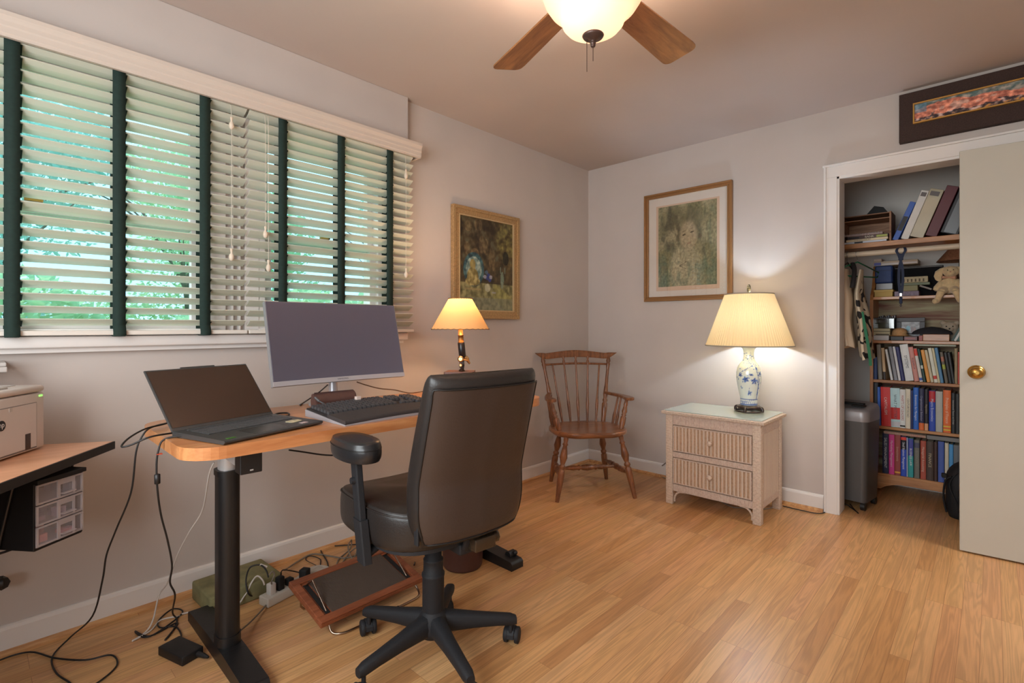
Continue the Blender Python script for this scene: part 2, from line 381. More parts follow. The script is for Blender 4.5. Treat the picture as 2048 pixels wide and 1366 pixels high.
# =================================================================== OUTSIDE
grassm = M('lawn', (110,150,70), .9, var=.4, vscale=6)
struct('ground_lawn', MB().box(-40, -.14, -25, 22, -1.0, -.55), grassm)
def leafmat(name, c, e=.0):
    m = translucent(name, c, .45); return m
def tree(loc, h, crown_r, seed, leafm, label, n=2600, lo=.25):
    rd = random.Random(seed); t = thing('leafy_tree', label, 'tree', loc, 0, 'trees outside the window')
    mb = MB(); mb.turned((0,0,0), (.1,.05,h*.55), [(0,.14),(.5,.1),(1,.07)], 10)
    for k in range(7):
        a = rd.random()*6.28; mb.tube([(.05,.02,h*(.25+.04*k)), (math.cos(a)*crown_r*.4, math.sin(a)*crown_r*.4, h*(.45+.05*k)), (math.cos(a)*crown_r*.8, math.sin(a)*crown_r*.8, h*(.6+.04*k))], lambda q: .04*(1-q)+.008, 6, 4)
    obj('trunk', mb, M('bark', (120,108,96), .9, var=.3, vscale=20), t)
    mb = MB(); blobs = [(Vector((rd.uniform(-.7,.7)*crown_r, rd.uniform(-.7,.7)*crown_r, h*rd.uniform(lo, .95))), rd.uniform(.3,.5)*crown_r) for _ in range(16)]
    for _ in range(n):
        c, r = blobs[rd.randrange(16)]
        d = Vector((rd.gauss(0,1), rd.gauss(0,1), rd.gauss(0,1))).normalized()*r*rd.uniform(.5,1)
        p = c+d; a = Vector((rd.gauss(0,1), rd.gauss(0,1), rd.gauss(0,.6))).normalized(); b = a.orthogonal().normalized(); sz = rd.uniform(.045,.095)
        mb.add([tuple(p-a*sz), tuple(p+b*sz*.45), tuple(p+a*sz), tuple(p-b*sz*.45)], [(0,1,2,3)])
    obj('foliage', mb, leafm, t, kind='stuff', recalc=False); return t
L1 = leafmat('spring leaves', (196,220,180)); L2 = leafmat('deep green leaves', (160,200,180)); L3 = leafmat('blue green leaves', (180,215,205))
tree((-10.2,-3.9,-.55), 6.4, 2.7, 1, L3, 'blue green leafy tree behind the hedge outside left window', 15000)
tree((-12.8,.3,-.55), 6.2, 2.6, 2, L1, 'light green leafy tree seen through the right half of left window', 15000)
tree((-11.5,6.0,-.55), 6.4, 2.4, 3, L2, 'deep green leafy tree seen through right window', 12000)
tree((-11.0,-9.6,-.55), 6.6, 2.6, 4, L2, 'tall deep green tree at far left of left window', 12000)
tree((-16.5,10.5,-.55), 7.0, 2.8, 5, L1, 'light green tree farthest away behind the right window', 7000)
mb = MB(); rd = random.Random(9)
for _ in range(18000):
    y = rd.uniform(-13, 12); p = Vector((-6.3+rd.uniform(-.6,.6)-.12*abs(y), y, -.55+rd.random()**.8*(2.0+.35*math.sin(y*1.3)+.2*math.sin(y*3.7))))
    a = Vector((rd.gauss(0,1), rd.gauss(0,1), rd.gauss(0,.6))).normalized(); b = a.orthogonal().normalized(); sz = rd.uniform(.07,.14)
    mb.add([tuple(p-a*sz), tuple(p+b*sz*.5), tuple(p+a*sz), tuple(p-b*sz*.5)], [(0,1,2,3)])
tag(obj('garden_hedge', mb, L1, kind='stuff', recalc=False), 'bright green hedge across the garden outside both windows', 'hedge', kind='stuff')
# =================================================================== BLINDS
slatm = translucent('blind slat white', (228,228,214), .34)
railm = M('blind rail', (222,214,204), .45)
tapem = M('dark green tape', (22,44,38), .85, var=.15, vscale=80)
cordm = M('ivory cord', (215,205,190), .7)
tasselm = M('ivory tassel', (222,205,185), .5)
def blind(label, y0, y1, tapes, cords, deg=26):
    t = thing('venetian_blind', label, 'blind', (0, 0, 0), 0, 'wooden blinds with green tapes')
    pitch = .0447; zt = 2.125; n = 23; ang = math.radians(deg); w = .05; xc = .052
    ca, sa = math.cos(ang)*w/2, math.sin(ang)*w/2
    mb = MB(); rungs = MB(); rd = random.Random(int(-y0*100)); zs = [1.128+pitch*(k+.35) for k in range(n)]
    for z in zs:
        jy = rd.uniform(-.003,.003); dz = rd.uniform(-.001,.001); nx, nz = -math.sin(ang)*.0014, math.cos(ang)*.0014
        P = [(xc-ca-nx, z-sa-nz+dz), (xc-nx*2.2, z-nz*2.2+dz), (xc+ca-nx, z+sa-nz+dz), (xc+ca+nx, z+sa+nz+dz), (xc+nx*.3, z+nz*.3+dz), (xc-ca+nx, z-sa+nz+dz)]
        mb.rings([[(a, y0+.002+jy, b) for a, b in P], [(a, y1-.002+jy, b) for a, b in P]], smooth=False)
    obj('slats', mb, slatm, t)
    mb = MB(); mb.rbox(xc-.026, xc+.028, y0, y1, 1.097, 1.114, .002, 1); obj('bottom_rail', mb, railm, t)
    mb = MB(); mb.box(.022, .075, y0, y1 if y1 < -2 else y1-.0, 2.10, 2.16); obj('head_rail', mb, railm, t)
    for ty in tapes:
        mb = MB(); P = []
        xf = xc+ca+.004; xb = xc-ca-.004
        for j in range(30):
            z = 1.10+(2.15-1.10)*j/29; P.append((xf+.0012*math.sin(j*1.9+ty*9), z))
        P = [(xf+.012, 1.094), (xf+.013, 1.108), (xf+.004, 1.13)]+P[1:]
        mb.rings([[(a, ty-.02, b), (a, ty+.02, b), (a-.0012, ty+.02, b), (a-.0012, ty-.02, b)] for a, b in P], smooth=True)
        mb.box(xc-.028, xf+.008, ty-.018, ty+.018, 1.092, 1.0965)
        mb.box(xb, xb+.001, ty-.02, ty+.02, 1.10, 2.14)
        for z in zs:      # cross rungs of the ladder tape, beside each slat
            mb.add([(xc+ca+.003, ty+.0, z+sa-.004), (xc+ca+.003, ty+.026, z+sa-.006), (xc-ca, ty+.026, z-sa-.004), (xc-ca, ty, z-sa-.004)], [(0,1,2,3)])
        obj('ladder_tape', mb, tapem, t)
    for cy, zl, zl2 in cords:
        mb = MB(); x = xc+ca+.016
        mb.tube([(x-.012, cy, 2.09), (x, cy, 2.0), (x, cy, zl)], .0011, 6, 3); obj('pull_cord', mb, cordm, t)
        for z in (zl, zl2):
            if z is None: continue
            mb = MB(); mb.lathe([(.001,.036),(.006,.034),(.0045,.022),(.004,.016),(.009,.008),(.011,-.003),(.008,-.014),(.003,-.018)], (x, cy, z-.012), 14)
            obj('tassel', mb, tasselm, t)
    return t
Y = lambda px, x=.085: onx(px, 500, x).y
blind('wide wooden blind with dark green tapes over left window', -4.06, -2.732, [-4.058+.29+k*.29 for k in range(3) if -4.058+.29+k*.29 < -3.6]+[-3.478,-3.188,-2.899], [(Y(463,.09), onx(463,508,.09).z, onx(463,245,.09).z)])
blind('narrower wooden blind with dark green tapes over right window, behind monitor', -2.724, -1.838, [-2.576,-2.283,-1.996],
      [(Y(531,.09), onx(531,463,.09).z, None), (Y(537,.09), onx(537,530,.09).z, None), (Y(812,.09), onx(812,545,.09).z, onx(812,347,.09).z)], 30)
mb = MB(); P = [(.084,2.092),(.098,2.092),(.098,2.100),(.101,2.104),(.101,2.122),(.104,2.128),(.104,2.142),(.108,2.150),(.113,2.158),(.113,2.172),(0,2.172),(0,2.163),(.084,2.163)]
mb.rings([[(a, -4.12, b) for a, b in P], [(a, -1.803, b) for a, b in P]], smooth=False); mb.box(0, .084, -1.815, -1.803, 2.092, 2.163)
v = tag(obj('window_valance', mb, M('cream valance paint', (204,190,178), .5)), 'long cream moulded valance box along top of both blinds', 'valance')
# =================================================================== STANDING DESK
deskwood = wood('cherry laminate', (186,118,70), (210,146,94), .32, 'Y', 5, .2, 1.0)
DZ = .79
def rrect(x0, x1, y0, y1, r, n=8):
    out = []
    for cx, cy, a0 in ((x1-r, y0+r, -PI/2), (x1-r, y1-r, 0), (x0+r, y1-r, PI/2), (x0+r, y0+r, PI)):
        for k in range(n+1): a = a0+PI/2*k/n; out.append((cx+r*math.cos(a), cy+r*math.sin(a)))
    return out
desk = thing('standing_desk', 'standing desk with cherry wood top, rounded corners and black column legs', 'desk', (.60, -2.415, 0), math.radians(-1))
def slab(o, z0, z1, b=.004):
    mb = MB()
    n = len(o); 
    mb.prism(o, z0, z1, False); return mb
obj('desktop', slab(rrect(-.305,.31,-.755,.755,.10), DZ-.036, DZ), deskwood, desk, .004)
blk = M('black powder coat', (24,23,24), .42, bump=.15, bscale=300)
for y, lab in ((-.556, None), (.59, None)):
    mb = MB(); P = [(-.355,0),(.265,0),(.265,.030),(.255,.040),(.05,.052),(-.12,.052),(-.345,.040),(-.355,.030)]
    mb.rings([[(a, y-.037, b) for a, b in P], [(a, y+.037, b) for a, b in P]], smooth=False)
    foot = obj('foot', mb, blk, desk, .004)
    mb = MB(); mb.prism([(q[0]-.0, q[1]) for q in rrect(-.060,.028,y-.034,y+.034,.03)], .05, .64, True)
    mb.prism(rrect(-.063,.031,y-.037,y+.037,.032), .625, .643, True)
    mb.prism(rrect(-.063,.031,y-.037,y+.037,.032), .05, .085, True)
    obj('column', mb, blk, desk, .002)
    mb = MB(); mb.prism(rrect(-.052,.020,y-.027,y+.027,.025), .6, DZ-.036, True); mb.box(-.25, .2, y-.03, y+.03, DZ-.06, DZ-.037)
    obj('lift_tube', mb, M('silver painted steel', (196,192,190), .35, .3), desk)
mb = MB(); mb.box(-.06, .02, -.53, .56, DZ-.075, DZ-.037); obj('crossbar', mb, M('silver painted steel', (0,0,0)), desk, .002)
mb = MB(); mb.add([(-.02,-.60,DZ-.037),(-.02,-.60,DZ-.075),(.15,-.585,DZ-.100),(.15,-.585,DZ-.037),(-.02,-.52,DZ-.037),(-.02,-.52,DZ-.075),(.15,-.525,DZ-.100),(.15,-.525,DZ-.037)],[(0,1,2,3),(4,7,6,5),(0,3,7,4),(1,5,6,2),(3,2,6,7),(0,4,5,1)]); obj('bracket', mb, M('silver painted steel', (0,0,0)), desk)
mb = MB(); mb.rbox(.15, .20, -.584, -.519, DZ-.122, DZ-.037, .002, 1)
hs = obj('control_box', mb, black, desk, label='small black box under the left end')
mb = MB(); mb.box(.200, .2006, -.556, -.546, DZ-.113, DZ-.109); obj('indicator', mb, M('pale print', (200,200,200), .5), hs)
mb = MB(); mb.cyl((.20,.59,.045),(.20,.63,.045),.018,n=16); mb.ball((.22,.62,.055),.012); obj('foot_knob', mb, black, desk)
for k in range(7):
    pass
# =================================================================== LAPTOP
lap = thing('laptop', 'dark grey open laptop standing at left end of desk', 'laptop', (.655, -3.151, DZ), math.atan2(.337, -.0995)-PI/2)
# local: x toward the user, y along the hinge 0..0.357
lapm = M('dark grey laptop shell', (74,74,74), .35, .4); scrm = M('laptop glossy screen', (112,102,98), .05, 1)
mb = MB()
P = [(0,.004),(.02,.002),(.245,.002),(.252,.008),(.250,.013),(.0,.018)]
mb.rings([[(a, .0, b) for a, b in P], [(a, .357, b) for a, b in P]], smooth=False); base = obj('base', mb, lapm, lap, .0015)
keym = M('dark grey keycaps', (74,74,76), .5); mb = MB()
top = lambda x: .018-(x/.25)*.005
for r in range(6):
    n = 15; y = .030
    for c in range(n+3):
        wk = .0145; x = .022+r*.0187
        z = top(x)+.0006; mb.add([(x, y, z), (x+(.0165 if r else .010), y, z-.0003), (x+(.0165 if r else .010), y+wk, z-.0003), (x, y+wk, z),
                                  (x, y, z+.0012), (x+(.0165 if r else .010), y, z+.0009), (x+(.0165 if r else .010), y+wk, z+.0009), (x, y+wk, z+.0012)],
                                 [(0,3,2,1),(4,5,6,7),(0,1,5,4),(1,2,6,5),(2,3,7,6),(3,0,4,7)])
        y += .0167
obj('keys', mb, keym, base)
mb = MB(); mb.add([(.152,.105,top(.152)+.0003),(.238,.105,top(.238)+.0003),(.238,.235,top(.238)+.0003),(.152,.235,top(.152)+.0003)], [(0,1,2,3)])
obj('touchpad', mb, M('dark touchpad', (50,52,52), .25), base, recalc=False)
mb = MB(); mb.prism([(.175+.018*math.cos(a), .300+.034*math.sin(a)*(1+.25*math.cos(2*a))) for a in [2*PI*k/20 for k in range(20)]], top(.175)-.001, top(.175)+.0011)
obj('oval_sticker', mb, M('cream sticker', (196,184,150), .5, var=.4, vscale=60), base)
mb = MB(); mb.box(.212,.232,.288,.312,top(.22)-.002,top(.22)+.0008); obj('square_sticker', mb, M('pale sticker', (190,170,170), .5, var=.2, vscale=90), base)
mb = MB(); mb.box(.222,.234,.022,.048,top(.22)-.002,top(.22)+.0008); obj('green_sticker', mb, M('green sticker', (60,110,30), .5), base)
lid = thing('lid', '', '', (0,0,.016)); del lid['label']; del lid['category']; lid.parent = lap; lid.name = 'lid_pivot'
bpy.data.objects.remove(lid)
tilt = math.atan2(.150, .176); dx, dz = -math.sin(tilt), math.cos(tilt); nx, nz = math.cos(tilt), math.sin(tilt)
def lidp(u, y, d): return (0+dx*u+nx*d, y, .016+dz*u+nz*d)
mb = MB()
def lbox(mb, u0, u1, y0, y1, d0, d1):
    mb.add([lidp(u0,y0,d0),lidp(u1,y0,d0),lidp(u1,y1,d0),lidp(u0,y1,d0),lidp(u0,y0,d1),lidp(u1,y0,d1),lidp(u1,y1,d1),lidp(u0,y1,d1)],
           [(0,3,2,1),(4,5,6,7),(0,1,5,4),(1,2,6,5),(2,3,7,6),(3,0,4,7)])
lbox(mb, 0, .238, 0, .357, -.006, 0); lbox(mb, .236, .243, .115, .235, -.006, 0)
scr = obj('lid', mb, lapm, lap, .002)
mb = MB(); lbox(mb, .012, .232, .005, .352, .0002, .0010); obj('screen', mb, scrm, scr)
# =================================================================== MONITOR
mon = thing('monitor', 'large curved monitor with silver bottom bezel, switched off', 'monitor', (.42, -2.473, DZ))
silver = M('silver plastic', (196,194,200), .3, .5)
mw, z0, z1 = .301, .105, .440   # half width, heights above the desk
def mp(y, v, d=0):               # v 0..1 up the screen
    x = .046-(.086)*v-.020*(1-(y/mw)**2); return (x+d*.97, y, z0+(z1-z0)*v+d*.24)
def shell(mb, v0, v1, y0, y1, d0, d1, n=24):
    R = []
    for i in range(n+1):
        y = y0+(y1-y0)*i/n; R.append([mp(y,v0,d0), mp(y,v1,d0), mp(y,v1,d1), mp(y,v0,d1)])
    mb.rings(R, smooth=False); return mb
obj('casing', shell(MB(), 0, 1, -mw, mw, -.022, 0), M('monitor back silver', (150,148,150), .4, .3), mon)
obj('screen_panel', shell(MB(), .055, .995, -mw+.003, mw-.003, 0, .001), M('switched off screen', (140,146,176), .36, 1), mon)
bz = obj('bezel', shell(MB(), 0, .055, -mw, mw, 0, .0025), silver, mon)
mt = Matrix.Translation(Vector(mp(0, .028, .0032))) @ Matrix(((0,0,1,0),(1,0,0,0),(0,1,0,0),(0,0,0,1))) @ Matrix.Rotation(-math.radians(14), 4, 'X')
text('SAMSUNG', .0085, mt, M('grey print', (90,90,100), .5), bz, ext=.0002, sx=1.3)
mb = MB(); mb.tube([(-.06,0,.02),(-.062,0,.10),(-.05,0,.20),(-.03,0,.24)], .019, 14, 5); obj('stand_neck', mb, silver, mon)
mb = MB(); mb.lathe([(.001,.0),(.115,.0),(.115,.006),(.09,.010),(.02,.014),(.02,.03)], (-.03,0,0), 40); obj('stand_base', mb, silver, mon)
# =================================================================== KEYBOARD
kb = thing('keyboard', 'black ergonomic keyboard with padded palm rest on desk', 'keyboard', (.60, -2.705, DZ), math.radians(1))
mb = MB()
def kbz(x, y): return .038-.022*max(0, (x))/.285+.006*math.sin(PI*min(1, max(0, y/.46)))
def kgrid(mb, x0, x1, y0, y1, off, zb, n=12):
    R = []
    for i in range(n+1):
        y = y0+(y1-y0)*i/n; R.append([(x0, y, zb), (x1, y, zb), (x1, y, kbz(x1,y)+off), (x0, y, kbz(x0,y)+off)])
    mb.rings(R, smooth=False)
kgrid(mb, 0, .28, 0, .47, -.006, .002); kbody = obj('body', mb, M('keyboard black', (36,34,35), .45), kb, .003)
mb = MB(); kgrid(mb, .160, .285, -.002, .472, .001, .003); obj('palm_rest', mb, M('padded palm rest', (52,46,46), .75, bump=.2, bscale=80), kb, .006)
mb = MB(); kgrid(mb, -.003, .287, -.004, .474, -.012, .0005); obj('base_rim', mb, M('pale grey rim', (150,145,148), .5), kb)
mb = MB(); rk = random.Random(2)
for r in range(6):
    x = .010+r*.0235
    for c in range(23):
        y = .012+c*.0197
        if c in (15, 19) or (r in (3,) and 15 <= c <= 18) or (r == 4 and c in (16, 18)): continue
        h = kbz(x+.009, y)+.004; d = .0185
        mb.add([(x,y,h-.012),(x+d,y,h-.014),(x+d,y+.0165,h-.014),(x,y+.0165,h-.012),(x+.002,y+.0015,h+.001),(x+d-.002,y+.0015,h-.002),(x+d-.002,y+.015,h-.002),(x+.002,y+.015,h+.001)],
               [(0,3,2,1),(4,5,6,7),(0,1,5,4),(1,2,6,5),(2,3,7,6),(3,0,4,7)])
obj('keys', mb, M('worn black keycaps', (66,64,66), .5), kb)
# =================================================================== GLASSES CASE, POUCH
gc = thing('glasses_case', 'brown leather flap glasses case leaning beneath monitor', 'case', (.52, -2.64, DZ), math.radians(-6))
leather = M('brown leather', (78,50,44), .5, var=.15, vscale=20, bump=.2, bscale=120)
mb = MB(); R = []
for i in range(9):
    y = -.0+.17*i/8; R.append([(-.03,y,.0),(.028,y,.0),(.034,y,.02),(.012,y,.062),(-.006,y,.072),(-.024,y,.066),(-.032,y,.04)])
mb.rings(R, smooth=True); gb = obj('case_body', mb, leather, gc, .004)
mb = MB(); mb.rings([[(.036,y,.02),(.014,y,.065),(-.006,y,.075),(-.006,y,.072),(.010,y,.062),(.032,y,.020)] for y in (.004,.09,.166)], smooth=True); obj('flap', mb, leather, gc, label='darker folded leather flap')
pz = thing('zipper_pouch', 'open black pouch with orange red zipper edge beside glasses case', 'pouch', (.62, -2.56, DZ), math.radians(12))
mb = MB(); mb.prism(rrect(-.055,.055,-.10,.10,.02), .001, .014); obj('pouch_body', mb, M('black nylon', (24,24,28), .7, bump=.3, bscale=200), pz, .004)
mb = MB(); o = rrect(-.055,.055,-.10,.10,.02); mb.tube([(p[0],p[1],.014) for p in o]+[(o[0][0],o[0][1],.014)], .0035, 6, 0); obj('zipper_edge', mb, M('orange red tape', (190,82,50), .6), pz)
mb = MB(); mb.tube([(-.03,-.09,.05),(0,-.06,.03),(.035,-.02,.019),(.02,.03,.028),(-.02,.05,.045)], .003, 7, 6); mb.cyl((-.03,-.09,.05),(-.045,-.10,.065),.0055)
cb = obj('charging_cord', mb, M('grey cord', (70,68,70), .5), None); cb.location = (.62, -2.56, DZ); tag(cb, 'short grey charging cord looped over black pouch', 'cord')
mb = MB(); mb.rbox(-.006,.012,.045,.065,.045,.058,.001,1); obj('cord_tip', mb, M('pale plug', (210,190,180), .5), cb)
# =================================================================== MICROSCOPE LAMP
ml = thing('desk_lamp', 'small lit lamp made from brass microscope with parchment shade', 'lamp', (.42, -1.775, DZ), math.radians(40))
mb = MB(); mb.prism(rrect(-.070,.05,-.055,.055,.008), .0, .088); mb.prism(rrect(-.085,.065,-.07,.07,.006), .088, .101)
obj('wooden_base', mb, wood('dark walnut', (84,52,38), (118,76,56), .35, 'X', 8), ml, .003)
mb = MB(); mb.turned((0,0,.101),(.004,.0,.135),[(0,.018),(.15,.016),(.3,.010),(1,.011)],16); mb.box(-.012,.012,-.008,.008,.12,.20)
obj('pillar', mb, M('dark bronze', (52,38,32), .4, .6), ml)
mb = MB(); mb.turned((.004,0,.175),(-.004,0,.255),[(0,.014),(.05,.019),(.95,.019),(1,.016)],20); tb = obj('tube', mb, M('black enamel', (26,24,28), .3), ml)
mt = Matrix.Translation((.0195,0,.232)) @ Matrix(((0,0,1,0),(1,0,0,0),(0,1,0,0),(0,0,0,1)))
mb = MB(); R = mt @ Matrix(); mb.T = mt; mb.tube([(.006*math.cos(a),.006*math.sin(a),0) for a in [2*PI*k/16 for k in range(17)]], .0008, 5, 0); obj('emblem', mb, M('pale gold print', (200,190,160), .4), tb)
mb = MB(); mb.turned((-.004,0,.252),(-.008,0,.335),[(0,.017),(.05,.017),(.06,.0145),(.45,.0145),(.46,.016),(.5,.016),(.51,.0125),(1,.0125)],18); obj('brass_eyepiece', mb, M('aged brass', (128,100,62), .35, .8), ml)
mb = MB()
for z, l, r in ((.168,.036,.016),(.135,.032,.009)):
    mb.cyl((0,-l,z),(0,l,z),.0045); 
    for s in (-1,1): mb.turned((0,s*l,z),(0,s*(l+.010),z),[(0,r*.7),(.2,r),(.8,r),(1,r*.6)],18)
obj('focus_knob', mb, M('polished brass', (205,170,120), .2, .9), ml)
mb = MB(); mb.turned((.018,0,.178),(.042,.006,.14),[(0,.012),(.3,.013),(.5,.009),(1,.005)],14); mb.tube([(.0,.0,.15),(.03,.01,.17),(.035,-.02,.16),(.0,-.03,.165)],.004,6,5); obj('objective', mb, M('polished brass', (0,0,0)), ml)
parch = translucent('parchment shade', (226,180,126), .13)
LC = (-.008, 0)
mb = MB(); mb.lathe([(.153,.325),(.062,.487)], (LC[0],LC[1],0), 48, False); obj('lamp_shade', mb, parch, ml)
mb = MB()
for r, z in ((.154,.325),(.063,.487)):
    mb.tube([(LC[0]+r*math.cos(a), r*math.sin(a), z+.0014*math.sin(a*30)) for a in [2*PI*k/120 for k in range(121)]], .0018, 5, 0)
obj('stitched_rim', mb, M('shade stitching', (132,88,48), .8), ml)
mb = MB(); mb.ball((LC[0],0,.40),(.027,.027,.034)); obj('bulb', mb, M('warm bulb glass', (255,220,170), .5, emis=((255,205,140), 2)), ml)
mb = MB(); mb.cyl((LC[0],0,.335),(LC[0],0,.37),.013); mb.tube([(LC[0],-.062,.483),(LC[0],0,.47),(LC[0],.062,.483)],.0015,5,0); mb.tube([(LC[0],.01,.36),(LC[0],.04,.40),(LC[0],.02,.46),(LC[0],0,.47)],.0012,5,4); mb.tube([(LC[0],-.01,.36),(LC[0],-.04,.40),(LC[0],-.02,.46),(LC[0],0,.47)],.0012,5,4)
obj('socket', mb, M('aged brass', (0,0,0)), ml)
ml_l = lamp('desk_lamp_light', 'POINT', (0,0,0), 8, (1,.68,.40), .03); ml_l.parent = ml; ml_l.location = (LC[0], 0, .445)
ml_l2 = lamp('desk_lamp_light', 'POINT', (0,0,0), 5, (1,.68,.40), .02); ml_l2.parent = ml; ml_l2.location = (LC[0], .0, .358)
# =================================================================== CABLES ON AND BELOW THE DESK
blackcord = M('black cord', (24,22,22), .5); whitecord = M('white cord', (205,196,188), .5); greycord = M('warm grey cord', (128,118,106), .6)
def cord(label, pts, r, m, name='cable', flat=1.0):
    mb = MB(); mb.tube(pts, r, 8, 6, flat); return tag(obj(name, mb, m), label, 'cord')
D = lambda x, y, z=.0035: onz(x, y, DZ+z)
F = lambda x, y, z=.005: onz(x, y, z)
def V3(px, py, x0): return onx(px, py, x0)
# two black leads from the laptop's left side over the left desk edge
cord('black laptop lead looping out past left desk edge then falling to the floor',
     [D(372,862,.008), D(345,866,.008), V3(300,874,.66), V3(262,890,.64), V3(243,893,.62), V3(258,876,.58), V3(290,858,.52), V3(325,849,.47), V3(335,846,.45), V3(300,856,.47), V3(283,875,.48),
      V3(272,905,.48), V3(262,985,.46), V3(232,1060,.42), V3(213,1110,.38), V3(205,1160,.36), F(185,1232,.16), F(140,1275,.03), F(105,1313), F(112,1345), F(140,1366), F(150,1380)], .0028, blackcord)
cord('black power lead with a ferrite bulge hanging straight down from laptop',
     [D(402,872,.008), D(360,872,.008), V3(327,880,.66), V3(317,900,.66), V3(313,930,.66), V3(315,980,.66), V3(322,1030,.64), V3(335,1080,.62), V3(344,1130,.60), V3(340,1165,.57), V3(350,1190,.53), F(345,1225,.05), F(354,1240), F(345,1262), F(330,1280), F(355,1245), F(300,1272), F(270,1262), F(290,1275), F(325,1258), F(365,1225), F(345,1218), F(318,1240), F(320,1255), F(350,1253), F(362,1268), F(360,1280, .02)], .0028, blackcord)
mb = MB(); mb.turned(V3(314.5,948,.66), V3(314.8,968,.66), [(0,.005),(.05,.008),(.95,.008),(1,.005)], 12); tag(obj('ferrite_choke', mb, black), 'small black cylinder clipped round hanging power lead', 'cord clip')
mb = MB(); mb.box(-.006,.006,-.006,.008,-.0012,.0012); o = tag(obj('cord_tag', mb, M('red twist tie', (190,70,40), .6)), 'tiny red twist tie on lead below the laptop', 'twist tie'); o.location = V3(318,908,.66)
cord('thin white cord hanging behind left desk leg to the floor', [V3(428,925,.42), V3(418,950,.40), V3(405,1020,.30), V3(378,1065,.26), V3(355,1110,.22), V3(335,1165,.16), V3(318,1190,.12), F(306,1240,.03), F(290,1265), F(264,1282), F(300,1262), F(322,1240,.006), F(360,1232)], .0028, whitecord)
cord('white cord on the floor behind left desk foot', [F(362,1228), F(395,1222), F(425,1224,.006), V3(470,1213,.30), V3(490,1190,.27), V3(505,1162,.27), V3(515,1152,.28), V3(525,1160,.30), V3(529,1170,.31)], .0032, whitecord)
cord('long black cord coiled on floor at the lower left of the room', [F(-40,1345), F(0,1320), F(60,1304), F(110,1316), F(170,1320), F(222,1310), F(234,1330), F(200,1362), F(150,1390)], .0028, blackcord)
# black adapter
a0, a1, a2 = F(350,1300,0), F(315,1330,0), F(410,1328,0)
mb = MB(); mb.rbox(-.068,.068,-.036,.036,.001,.031,.003); ad = obj('power_adapter', mb, M('black adapter plastic', (22,21,22), .5)); place(ad, (.453,-3.079,0), math.radians(17)); tag(ad, 'flat black power adapter lying before left desk foot', 'adapter')
mb = MB(); mb.turned((.066,.018,.014),(.115,.022,.013),[(0,.010),(.7,.007),(1,.004)],10); obj('adapter_plug', mb, black, ad)
cord('grey flat cord running across left desk foot to the power strip', [F(438,1302,.015), F(446,1292,.055), F(470,1270,.055), F(505,1240,.02), F(540,1200,.01), F(546,1180,.02), V3(543,1165,.36), V3(549,1150,.36), V3(545,1143,.36), V3(538,1150,.36)], .0032, greycord)
mb = MB(); mb.rbox(0,.21,0,.28,.0,.075,.008); gb_ = obj('foam_block', mb, M('green marbled foam', (128,122,84), .85, var=.3, vscale=14, bump=.3, bscale=90)); place(gb_, (.065,-2.945,0), math.radians(2)); tag(gb_, 'green marbled foam block against the wall behind left desk leg', 'foam block')
# power strips
ps = thing('power_strip', 'off white power strip with plugs on floor before the green block', 'power strip', (.345,-2.765,0), math.radians(14))
stripm = M('off white strip', (196,188,176), .45)
mb = MB(); mb.rbox(-.03,.03,0,.30,.001,.038,.004); obj('strip_body', mb, stripm, ps)
def plug(y, m, h=.05):
    mb = MB(); mb.rbox(-.014,.014,y-.014,y+.014,.036,.036+h,.004); return obj('plug', mb, m, ps)
plug(.035, M('clear white plug', (210,205,200), .3), .045); plug(.075, blackmatte, .055); plug(.12, blackmatte, .03)
ps2 = thing('surge_protector', 'rounded white surge protector behind the footrest corner', 'power strip', (.30,-2.55,0), math.radians(30))
mb = MB(); mb.prism(rrect(-.05,.05,-.08,.10,.045), .001, .035, True); obj('protector_body', mb, stripm, ps2, .004)
mb = MB(); mb.rbox(-.015,.02,-.06,-.025,.034,.085,.004); obj('plug', mb, blackmatte, ps2)
cord('black cord arching between green block and power strip', [V3(537,1155,.33), V3(532,1140,.31), V3(520,1130,.28), V3(500,1135,.26), V3(492,1160,.26), V3(496,1185,.28), F(505,1192,.02), F(520,1185,.015)], .0032, blackcord)
mb = MB(); mb.turned(V3(520,1129,.28), V3(534,1134,.29), [(0,.0045),(1,.0045)], 10); tag(obj('cord_label', mb, M('white label', (222,215,210), .6)), 'small white label wrapped round arching black cord', 'label')
cord('flat black cord snaking along the wall behind footrest', [V3(562,1150,.33), V3(566,1140,.33), F(590,1143,.02), F(632,1152,.008), F(638,1135), F(612,1120), F(620,1112), F(640,1118), F(642,1132), F(660,1140)], .0028, blackcord, flat=.5)
cord('black cord lying nearest the wall, passing behind the chair arm', [F(655,1140), F(655,1125), F(642,1102), F(645,1094), F(680,1091), F(720,1088), F(760,1082)], .003, blackcord)
cord('grey cord along the wall behind footrest', [F(570,1140,.02), F(600,1120), F(625,1108), F(660,1112), F(690,1116), F(720,1108)], .0036, greycord)
cord('grey cord bundle curling up behind the footrest', [F(672,1135), F(678,1118), F(700,1098), F(703,1080,.04), F(696,1095,.03), F(706,1118,.01), F(715,1095,.02), F(700,1105,.01), F(685,1125)], .0034, greycord)
cord('dark cord dropping behind the chair column', [V3(845,1000,.35), V3(848,1060,.30), V3(840,1095,.30), F(828,1130)], .0028, blackcord)
cord('dark monitor lead resting on the desk behind glasses case', [D(600,810), D(620,797), D(640,783,.03), V3(655,770,.36)], .003, blackcord)
cord('thin brown lead sagging from monitor to the microscope lamp', [V3(714,764,.40), V3(735,771,.38), V3(760,777,.36), V3(790,780,.35), D(820,786,.006), D(850,782,.008)], .0026, M('brown lead', (96,72,56), .6))
cord('small curl of black lead lying behind the laptop hinge', [D(545,832,.004), D(555,827), D(575,826), D(577,831), D(560,833)], .003, blackcord)
